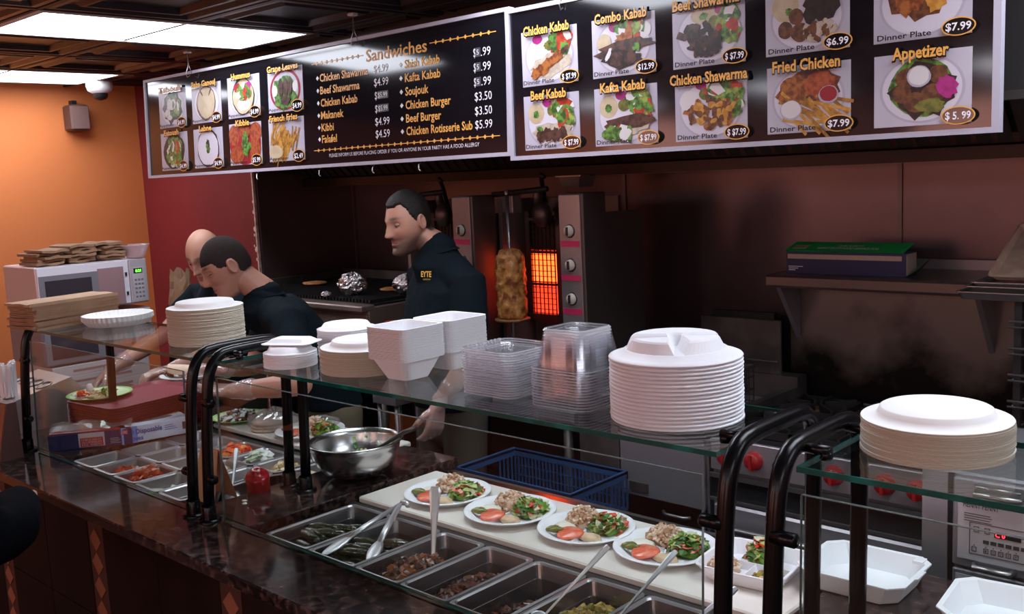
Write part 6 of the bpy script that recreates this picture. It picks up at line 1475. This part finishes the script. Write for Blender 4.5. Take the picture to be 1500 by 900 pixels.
def person(name, label, loc, head_c, face, pitch, neck, neck_top_off, secs, side, arms, legs, hair, tones, trouser, sleeves, head_s=1.0, gloves=True, roll_=0.0, collar=None, stub=.0, vox=.0042, badge=None, hcol=(.012, .009, .008)):
    t = root(name, label, 'person', loc)
    inv = Matrix.Translation(-Vector(loc))
    skin, lipc = tones
    HM = Matrix.Translation(head_c) @ frame_from(face, pitch, roll_) @ Matrix.Scale(head_s, 4)
    b = MB(); hp_ = [head_pt(d) for d in SD]; b.add([HM @ p for p in hp_], SF)
    # ears
    for s in (-1, 1):
        e = MB(); n_ = 20
        pts = []
        for k in range(n_+1):
            a = 2*pi*k/n_; pts.append((s*(.079+.006*(1 if cos(a) < 0 else 0)*abs(cos(a))), -.010+.0165*cos(a)*(-1)*.9, -.002+.028*sin(a)*(1.0 if sin(a) > 0 else .92)))
        e.tube(pts, .0052, 8); b.add([HM @ Vector(v) for v in e.v], e.f)
        e = MB(); e.ball((s*.0755, -.010, -.004), (.0045, .014, .024), 12); b.add([HM @ Vector(v) for v in e.v], e.f)
        e = MB(); e.ball((s*.078, .002, -.006), (.005, .005, .006), 8); b.add([HM @ Vector(v) for v in e.v], e.f)
    ntop = HM @ Vector((0, -.022, -.055))
    chain(b, [neck, (Vector(neck)*.4+ntop*.6), ntop], [.062*head_s, .056*head_s, .056*head_s], 20)
    # trunk under the clothes
    torso(b, [(c, hw*.80, hd*.78, fv) for c, hw, hd, fv in secs[:-1]], side)
    gls = []
    for (sh, el, wr_, dv, pn, th, cu, spd) in arms:
        chain(b, [sh, Vector(sh)*.5+Vector(el)*.5, el], [.050, .047, .042]); chain(b, [el, Vector(el)*.65+Vector(wr_)*.35, wr_], [.043, .044, .027])
        hand(b, wr_, dv, pn, th, curl=cu, spread=spd)
        if gloves:
            gl = MB(); gls.append(gl); hand(gl, wr_, dv, pn, th, curl=cu, spread=spd, inflate=.0028); a_ = Vector(wr_); back = (Vector(el)-a_).normalized()
            chain(gl, [a_+back*.085, a_+back*.04, a_], [.045, .036, .031], 14)
    for (hp1, kn, an) in legs: chain(b, [hp1, kn, an], [.082, .058, .042])
    me = remesh(b, vox, 1, 'body')
    # skin tone per vertex from where it lies on the head
    HI = HM.inverted(); attr = me.color_attributes.new('tone', 'FLOAT_COLOR', 'POINT'); cols = []
    hm = hair_mask[hair]
    for v in me.vertices:
        p = HI @ v.co; c = list(skin)
        if abs(p.x) < .1 and abs(p.y) < .14 and -.14 < p.z < .14:
            ax = abs(p.x)
            if p.y > .03:
                k = g2(ax, p.z, .029+.0, .040-.10*max(0, ax-.030), .019, .0058)   # brows
                if p.y > .05: c = [a*(1-.85*min(1, k*1.2))+h_*min(1, k*1.2)*.85 for a, h_ in zip(c, hcol)]
                k = 1 if (p.y > .07 and ax < .024*(1-abs(p.z+.057)/.016) and -.070 < p.z < -.046) else 0
                if k: c = list(lipc)
                if p.y > .07 and ax < .021 and abs(p.z+.0572) < .0016: c = [q*.3 for q in lipc]
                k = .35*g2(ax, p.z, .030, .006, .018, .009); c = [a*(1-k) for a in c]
                if p.y > .09 and ax < .012 and abs(ax-.007) < .0045 and abs(p.z+.0345) < .0035: c = [q*.25 for q in c]   # nostrils
                k = .35*g2(ax, p.z, .035, -.022, .02, .02); c = [c[0], c[1]*(1-k*.25), c[2]*(1-k*.25)]
            if stub and p.y > -.02:
                k = stub*sstep(-.018, -.072, p.z)*(1-.9*g2(p.x, p.z, 0, -.057, .02, .008))*sstep(-.02, .01, p.y)
                k += stub*.9*g2(p.x, p.z, 0, -.0435, .028, .006)*sstep(.05, .07, p.y)
                k = min(.85, k); c = [a*(1-k)+h_*k for a, h_ in zip(c, hcol)]
            hk = 0 if (ax > .0735 and -.032 < p.y < .014 and -.036 < p.z < .032) else hm(p); 
            if hk > 0: kk = min(1, hk)*(.97 if hair != 'bald' else .50); c = [a*(1-kk)+h_*kk for a, h_ in zip(c, hcol)]
        nz_ = 1+.06*mnoise.noise(Vector(v.co)*14)
        cols += [c[0]*nz_, c[1]*nz_, c[2]*nz_, 1]
    attr.data.foreach_set('color', cols)
    me.transform(inv); me.materials.append(skinm); o = bpy.data.objects.new('body', me); COL.objects.link(o); o.parent = t
    # eyes: lids shut most of the way because the gaze is down
    for s in (-1, 1):
        e = MB(); c_ = Vector((s*.0305, .0715, .0115)); e.ball((0, 0, 0), .0125, 20)
        fi = []
        for f in e.f:
            zc = sum(e.v[i][2] for i in f)/len(f); yc = sum(e.v[i][1] for i in f)/len(f); xc = sum(e.v[i][0] for i in f)/len(f)
            if zc > -.0012 or zc < -.0065: fi.append(0)
            elif zc > -.0030: fi.append(1)
            else: fi.append(1 if abs(xc) < .0048 else 2)
        e.mi = fi; MM = inv @ HM @ Matrix.Translation(c_); e.v = [tuple(MM @ Vector(v)) for v in e.v]
        e.build('eye', [mat('lid_'+name+str(round(skin[0], 2)), tuple(q*.72 for q in skin), .5), mat('iris_dark', (.012, .008, .006), .2), mat('eye_white', (.55, .50, .48), .3)], t)
    # hair shell
    if hair != 'bald':
        thick = {'short': .009, 'crew': .0035}[hair]; hv = []
        for p in hp_:
            k = hm(p); nrm_ = Vector((p.x/.076**2, p.y/.096**2, p.z/.122**2)).normalized()
            off = thick*sstep(0, .9, k)*(.12+.88*sstep(-.02, .07, p.z)) if k > 0 else -.006
            if hair == 'short' and k > 0: off += .0022*mnoise.noise(Vector((p.x*60, p.y*25, p.z*45)))
            hv.append(HM @ (p+nrm_*off))
        hb = MB(); hb.add([inv @ v for v in hv], SF, 0, True)
        hb.build('hair', mat('hair_'+hair, hcol if hair == 'short' else (.030, .022, .021), .5 if hair == 'short' else .8, bump=(260, .5), spec=.3 if hair == 'short' else .1), t)
    # shirt
    b = MB(); torso(b, secs, side)
    c0, hw0, hd0, fv0 = secs[-1]
    for i, (sh, el, wr_, dv, pn, th, cu, spd) in enumerate(arms):
        sh, el = Vector(sh), Vector(el); cuff = sh+(el-sh)*sleeves
        inn = Vector(neck)*.55+sh*.45+Vector((0, 0, -.035))
        chain(b, [inn, sh, sh*.5+el*.5, cuff], [.078, .075, .070, .064], 20)
    chain(b, [Vector(neck)+Vector((0, 0, -.07)), Vector(neck)+Vector((0, 0, -.01))], [.116, .080], 20)
    me = remesh(b, .0085, 3, 'shirt')
    displace(me, lambda c: .007*(mnoise.noise(Vector((c.x*9, c.y*9, c.z*5)))+.5*mnoise.noise(c*19)))   # cloth folds
    me.transform(inv); me.materials.append(cloth); o = bpy.data.objects.new('shirt', me); COL.objects.link(o); o.parent = t
    # collar
    nk = Vector(neck); up_ = (ntop-nk).normalized(); b = MB(); n_ = 28; rings = []
    fdir = Vector((face[0], face[1], 0)).normalized(); sdir = fdir.cross(Vector((0, 0, 1)))
    for (r, h) in ((.080, -.012), (.074, .026), (.071, .028), (.076, -.014)):
        rings.append([tuple(inv @ (nk+(sdir*cos(a)+fdir*sin(a))*r+up_*(h-.022*max(0, sin(a))))) for a in [2*pi*i/n_ for i in range(n_)]])
    b.loft(rings+[rings[0]], smooth=True, cap0=False, cap1=False); b.build('collar', cloth, t)
    # trousers, shoes
    b = MB(); 
    pel = Vector(secs[0][0])
    chain(b, [pel+Vector((0, 0, .05)), pel+Vector((0, 0, -.06))], [.145, .15], 24, squash=(secs[0][3], .8))
    for (hp1, kn, an) in legs: chain(b, [hp1, kn, Vector(an)+Vector((0, 0, .02))], [.100, .075, .068])
    me = remesh(b, .012, 2, 'trousers'); me.transform(inv); me.materials.append(trouser); o = bpy.data.objects.new('trousers', me); COL.objects.link(o); o.parent = t
    for (hp1, kn, an) in legs:
        b = MB(); a_ = Vector(an); fx = Vector(secs[0][3]).normalized(); chain(b, [(a_.x, a_.y, .045), (a_.x+fx.x*.09, a_.y+fx.y*.09, .04), (a_.x+fx.x*.17, a_.y+fx.y*.17, .032)], [.044, .042, .032], 14)
        b.v = [tuple(inv @ Vector((x, y, max(z, .002)))) for x, y, z in b.v]; b.build('shoe', shoe_m, t)
    for gl in gls:
        me = remesh(gl, .0048, 1, 'glove')
        displace(me, lambda c: .0022*mnoise.noise(c*70))
        me.transform(inv); me.materials.append(glove_m); o = bpy.data.objects.new('glove', me); COL.objects.link(o); o.parent = t; o['label'] = 'clear plastic food glove'
    if badge:
        nrm_ = Vector(badge[1]).normalized(); p0 = Vector(badge[0])+nrm_*.5-Vector(loc); sh_ = [c_ for c_ in t.children if c_.name.startswith('shirt')][0]
        from mathutils.bvhtree import BVHTree
        bt_ = BVHTree.FromPolygons([v.co[:] for v in sh_.data.vertices], [q.vertices[:] for q in sh_.data.polygons]); hit = bt_.ray_cast(p0, -nrm_)
        p = hit[0]+nrm_*.006+Vector(loc); rt = Vector((0, 0, 1)).cross(nrm_).normalized(); upv = nrm_.cross(rt)
        Mb = Matrix((rt, -nrm_, upv)).transposed().to_4x4(); Mb.translation = inv @ p
        bt = mat('gold_embroidery', (.70, .42, .06), .6)
        text('EYTE', 'embroidery', bt, t, 0, .050, 0, .022, 0, M=Mb, bold=.03)
        for z_ in (-.020,): text('cuisine', 'embroidery', bt, t, .010, .045, z_, .007, 0, M=Mb)
    return t
def hm_short(p):     # receding hairline sweeping back to the sideburn, down to the nape behind the ears
    z = p.z+.004*mnoise.noise(Vector((p.x*60, p.y*60, p.z*60)))
    if p.y > -.012: zb = -.014+.094*sstep(-.002, .050, p.y)+.012*sstep(.02, .045, abs(p.x))*(p.y > .03)
    else: zb = -.014-.040*sstep(-.012, -.05, p.y) if False else -.014-.040*min(1, (-.012-p.y)/.03)
    return sstep(zb-.004, zb+.010, z)
def hm_crew(p):
    z = p.z+.003*mnoise.noise(Vector((p.x*70, p.y*70, p.z*70)))
    zb = -.006+.024*sstep(.004, .020, p.y)+.036*sstep(.036, .056, p.y) if p.y > -.012 else -.006-.046*min(1, (-.012-p.y)/.03)
    return sstep(zb-.008, zb+.014, z)
def hm_bald(p):
    zb = -.008 if p.y > -.01 else -.05
    return sstep(zb-.008, zb+.012, p.z)*(sstep(.050, .0, p.y)*sstep(.11, .05, p.z)+.14)
hair_mask = {'short': hm_short, 'crew': hm_crew, 'bald': hm_bald}
V3 = Vector
# man standing at the right of the group
f1 = (-.30, -.955); s1 = (.955, -.30, 0)
person('person', 'man in black polo standing by the lit shawarma broiler looking down', (-3.0, 2.80, 0), (-3.075, 2.685, 1.700), (-.14, -.99), .26, (-2.99, 2.760, 1.59), None,
  [((-3.0, 2.80, .93), .185, .150, (f1[0], f1[1], 0)), ((-3.0, 2.79, 1.02), .195, .165, (f1[0], f1[1], 0)), ((-3.01, 2.775, 1.16), .190, .165, (f1[0], f1[1], 0)), ((-3.005, 2.78, 1.30), .195, .150, (f1[0], f1[1], 0)), ((-2.995, 2.785, 1.42), .205, .130, (f1[0], f1[1], 0)), ((-2.99, 2.785, 1.50), .150, .100, (f1[0], f1[1], 0)), ((-2.99, 2.775, 1.55), .085, .078, (f1[0], f1[1], 0))], s1,
  [((-2.800, 2.735, 1.455), (-2.755, 2.690, 1.165), (-2.845, 2.575, .985), (-.10, -.18, -1), (-.9, .1, 0), (-.3, -1, 0), .55, .16),
   ((-3.19, 2.845, 1.455), (-3.24, 2.93, 1.185), (-3.17, 3.0-.02, .96), (0, -.15, -1), (.9, .1, 0), (.3, -1, 0), .5, .12)],
  [((-2.91, 2.78, .90), (-2.90, 2.76, .48), (-2.90, 2.80, .07)), ((-3.09, 2.81, .90), (-3.10, 2.79, .48), (-3.10, 2.83, .07))],
  'short', ((.46, .235, .165), (.42, .13, .11)), olive, .70, head_s=1.02, stub=.80, badge=((-3.005, 2.775, 1.478), (.22, -.97, .12)))
# young man with a crew cut, bending over the counter
f2 = (-.43, -.90); s2 = (.90, -.43, 0); F2 = (-.43, -.90, -.25)
person('person', 'young man with dark crew cut in black shirt, filling a wrap at the counter', (-3.50, 2.50, 0), (-3.715, 2.225, 1.548), (-.40, -.92), .50, (-3.63, 2.335, 1.425), None,
  [((-3.49, 2.54, .92), .170, .130, (f2[0], f2[1], 0)), ((-3.495, 2.52, 1.02), .175, .135, F2), ((-3.53, 2.465, 1.15), .185, .140, F2), ((-3.565, 2.42, 1.26), .195, .135, F2), ((-3.59, 2.385, 1.34), .185, .115, F2), ((-3.605, 2.365, 1.39), .110, .085, F2)], s2,
  [((-3.405, 2.295, 1.315), (-3.185, 2.185, 1.105), (-3.445, 2.03, 1.080), (-.9, -.25, .02), (0, -.15, 1), (-.2, -1, 0), .28, .10),
   ((-3.755, 2.46, 1.325), (-3.74, 2.33, 1.10), (-3.56, 2.04, 1.155), (-.88, -.3, .05), (.1, -.1, -1), (-.3, -.8, 0), .45, .12)],
  [((-3.41, 2.52, .90), (-3.40, 2.50, .48), (-3.40, 2.55, .07)), ((-3.57, 2.58, .90), (-3.58, 2.55, .48), (-3.58, 2.62, .07))],
  'crew', ((.42, .205, .145), (.38, .13, .11)), khaki, .62, head_s=1.04, badge=((-3.53, 2.44, 1.235), (.0, -1, .0)))
# bald man behind him
F3 = (-.10, -.99, -.2)
person('person', 'balding man in black shirt leaning forward beside the microwaves', (-4.42, 2.62, 0), (-4.285, 2.455, 1.560), (.40, -.90), .55, (-4.40, 2.575, 1.405), None,
  [((-4.42, 2.66, .92), .170, .130, F3), ((-4.42, 2.65, 1.05), .180, .140, F3), ((-4.42, 2.63, 1.18), .190, .135, F3), ((-4.415, 2.61, 1.29), .215, .125, F3), ((-4.41, 2.595, 1.36), .195, .105, F3), ((-4.405, 2.585, 1.395), .115, .085, F3)], (.995, -.10, 0),
  [((-4.640, 2.60, 1.325), (-4.625, 2.37, 1.150), (-4.62, 2.09, 1.035), (.02, -.75, -.55), (.2, -.4, -.8), (1, 0, 0), .75, .12),
   ((-4.185, 2.56, 1.325), (-4.10, 2.40, 1.13), (-4.22, 2.20, 1.06), (-.3, -.9, -.1), (0, 0, -1), (-1, 0, 0), .5, .12)],
  [((-4.33, 2.65, .90), (-4.32, 2.63, .48), (-4.32, 2.68, .07)), ((-4.51, 2.67, .90), (-4.52, 2.65, .48), (-4.52, 2.70, .07))],
  'bald', ((.50, .265, .185), (.42, .16, .13)), olive, .55, head_s=1.04, stub=.12)
# wrap and plate held by the young man
t = root('foam_boat', 'white foam plate with sliced meat held in the young man gloved hands', 'plate', (-3.66, 1.965, 1.120)); t.rotation_euler = (0, .0, .25)
b = MB(); b.lathe([(.0001, 0), (.070, 0), (.10, .016), (.105, .016), (.105, .018), (.098, .018), (.068, .003), (.0001, .003)], 40); b.build('plate_shell', white_foam, t)
b = MB(); rings = []
for k in range(9):
    x = -.085+.17*k/8; w_ = .040*sqrt(max(.04, 1-(x/.092)**2)); rings.append([(x, w_*cos(a), .030+.020*sin(a)) for a in [2*pi*i/14 for i in range(14)]])
b.loft(rings, smooth=True); b.build('pita_wrap', mat('pita_bread', (.66, .46, .32), .7, noise=(20, (.76, .60, .46), 4)), None, loc=(-3.66, 1.965, 1.1245), rz=.35, label='folded pita wrap lying on the foam plate in gloved hands', cat='wrap')
heap(MB(), 0, 0, 0, .030, .022, .014, 40, .009, 2, seed=71, mound=False).build('sliced_meat', F_beef[:2], None, loc=(-3.745, 1.925, 1.1260), label='dark meat slices at the open end of the pita wrap', cat='meat', kind='stuff')
# customer in a dark coat at the lower left edge
coat = mat('dark_navy_coat', (.0025, .003, .005), .95, bump=(24, .2), spec=.05)
CX, CY = -3.22, .52
t = root('person', 'customer in dark navy coat at the lower left edge, elbow bent before the counter', 'person', (CX, CY, 0)); inv = Matrix.Translation(-V3((CX, CY, 0)))
b = MB(); HMc = Matrix.Translation((CX-.05, CY+.03, 1.50)) @ frame_from((-.5, .85), .25)
b.add([HMc @ head_pt(d) for d in SD], SF); chain(b, [(CX, CY, 1.32), (CX-.02, CY+.01, 1.45)], [.06, .055]); torso(b, [((CX, CY, z), w_, d_, (-.5, .85, 0)) for z, w_, d_ in ((.85, .16, .12), (1.05, .16, .12), (1.25, .18, .12), (1.33, .10, .09))], (.85, .5, 0))
for sx in (-1, 1): chain(b, [(CX+.08*sx, CY, .85), (CX+.08*sx, CY+.03, .45), (CX+.08*sx, CY, .08)], [.08, .055, .04])
chain(b, [(-3.03, .62, 1.24), (-2.70, .86, 1.00)], [.045, .04]); chain(b, [(-2.70, .86, 1.0), (-3.02, 1.05, .98)], [.038, .028]); hand(b, (-3.08, 1.09, .97), (-.9, .3, -.1), (0, 0, -1), (0, -1, 0), curl=.5)
me = remesh(b, .007, 1, 'body'); at_ = me.color_attributes.new('tone', 'FLOAT_COLOR', 'POINT'); at_.data.foreach_set('color', [.40, .22, .16, 1]*len(me.vertices)); me.transform(inv); me.materials.append(skinm); o = bpy.data.objects.new('body', me); COL.objects.link(o); o.parent = t
b = MB(); torso(b, [((CX, CY, z), w_, d_, (-.5, .85, 0)) for z, w_, d_ in ((.55, .25, .20), (.85, .24, .19), (1.05, .23, .18), (1.25, .21, .16), (1.34, .12, .11))], (.85, .5, 0))
chain(b, [(-3.05, .60, 1.22), (-2.88, .74, 1.12), (-2.71, .86, .99), (-2.86, .96, .975), (-3.02, 1.05, .975)], [.11, .10, .095, .085, .06], 20); chain(b, [(-3.38, .46, 1.24), (-3.48, .62, 1.02), (-3.38, .86, 1.0)], [.10, .08, .07], 20)
me = remesh(b, .010, 3, 'coat')
displace(me, lambda c: .008*mnoise.noise(c*9))
me.transform(inv); me.materials.append(coat); o = bpy.data.objects.new('coat', me); COL.objects.link(o); o.parent = t
b = MB()
for sx in (-1, 1): chain(b, [(CX+.09*sx, CY, .85), (CX+.09*sx, CY+.03, .45), (CX+.09*sx, CY, .09)], [.10, .078, .065])
me = remesh(b, .012, 2, 'trousers'); me.transform(inv); me.materials.append(coat); o = bpy.data.objects.new('trousers', me); COL.objects.link(o); o.parent = t
hb = MB(); hb.add([inv @ HMc @ (head_pt(d)*(1.07 if d[2] > .1 or d[1] < 0 else .97)) for d in SD], SF, 0, True); hb.build('hair', mat('hair_dark', (.012, .008, .006), .6, bump=(200, .4)), t)
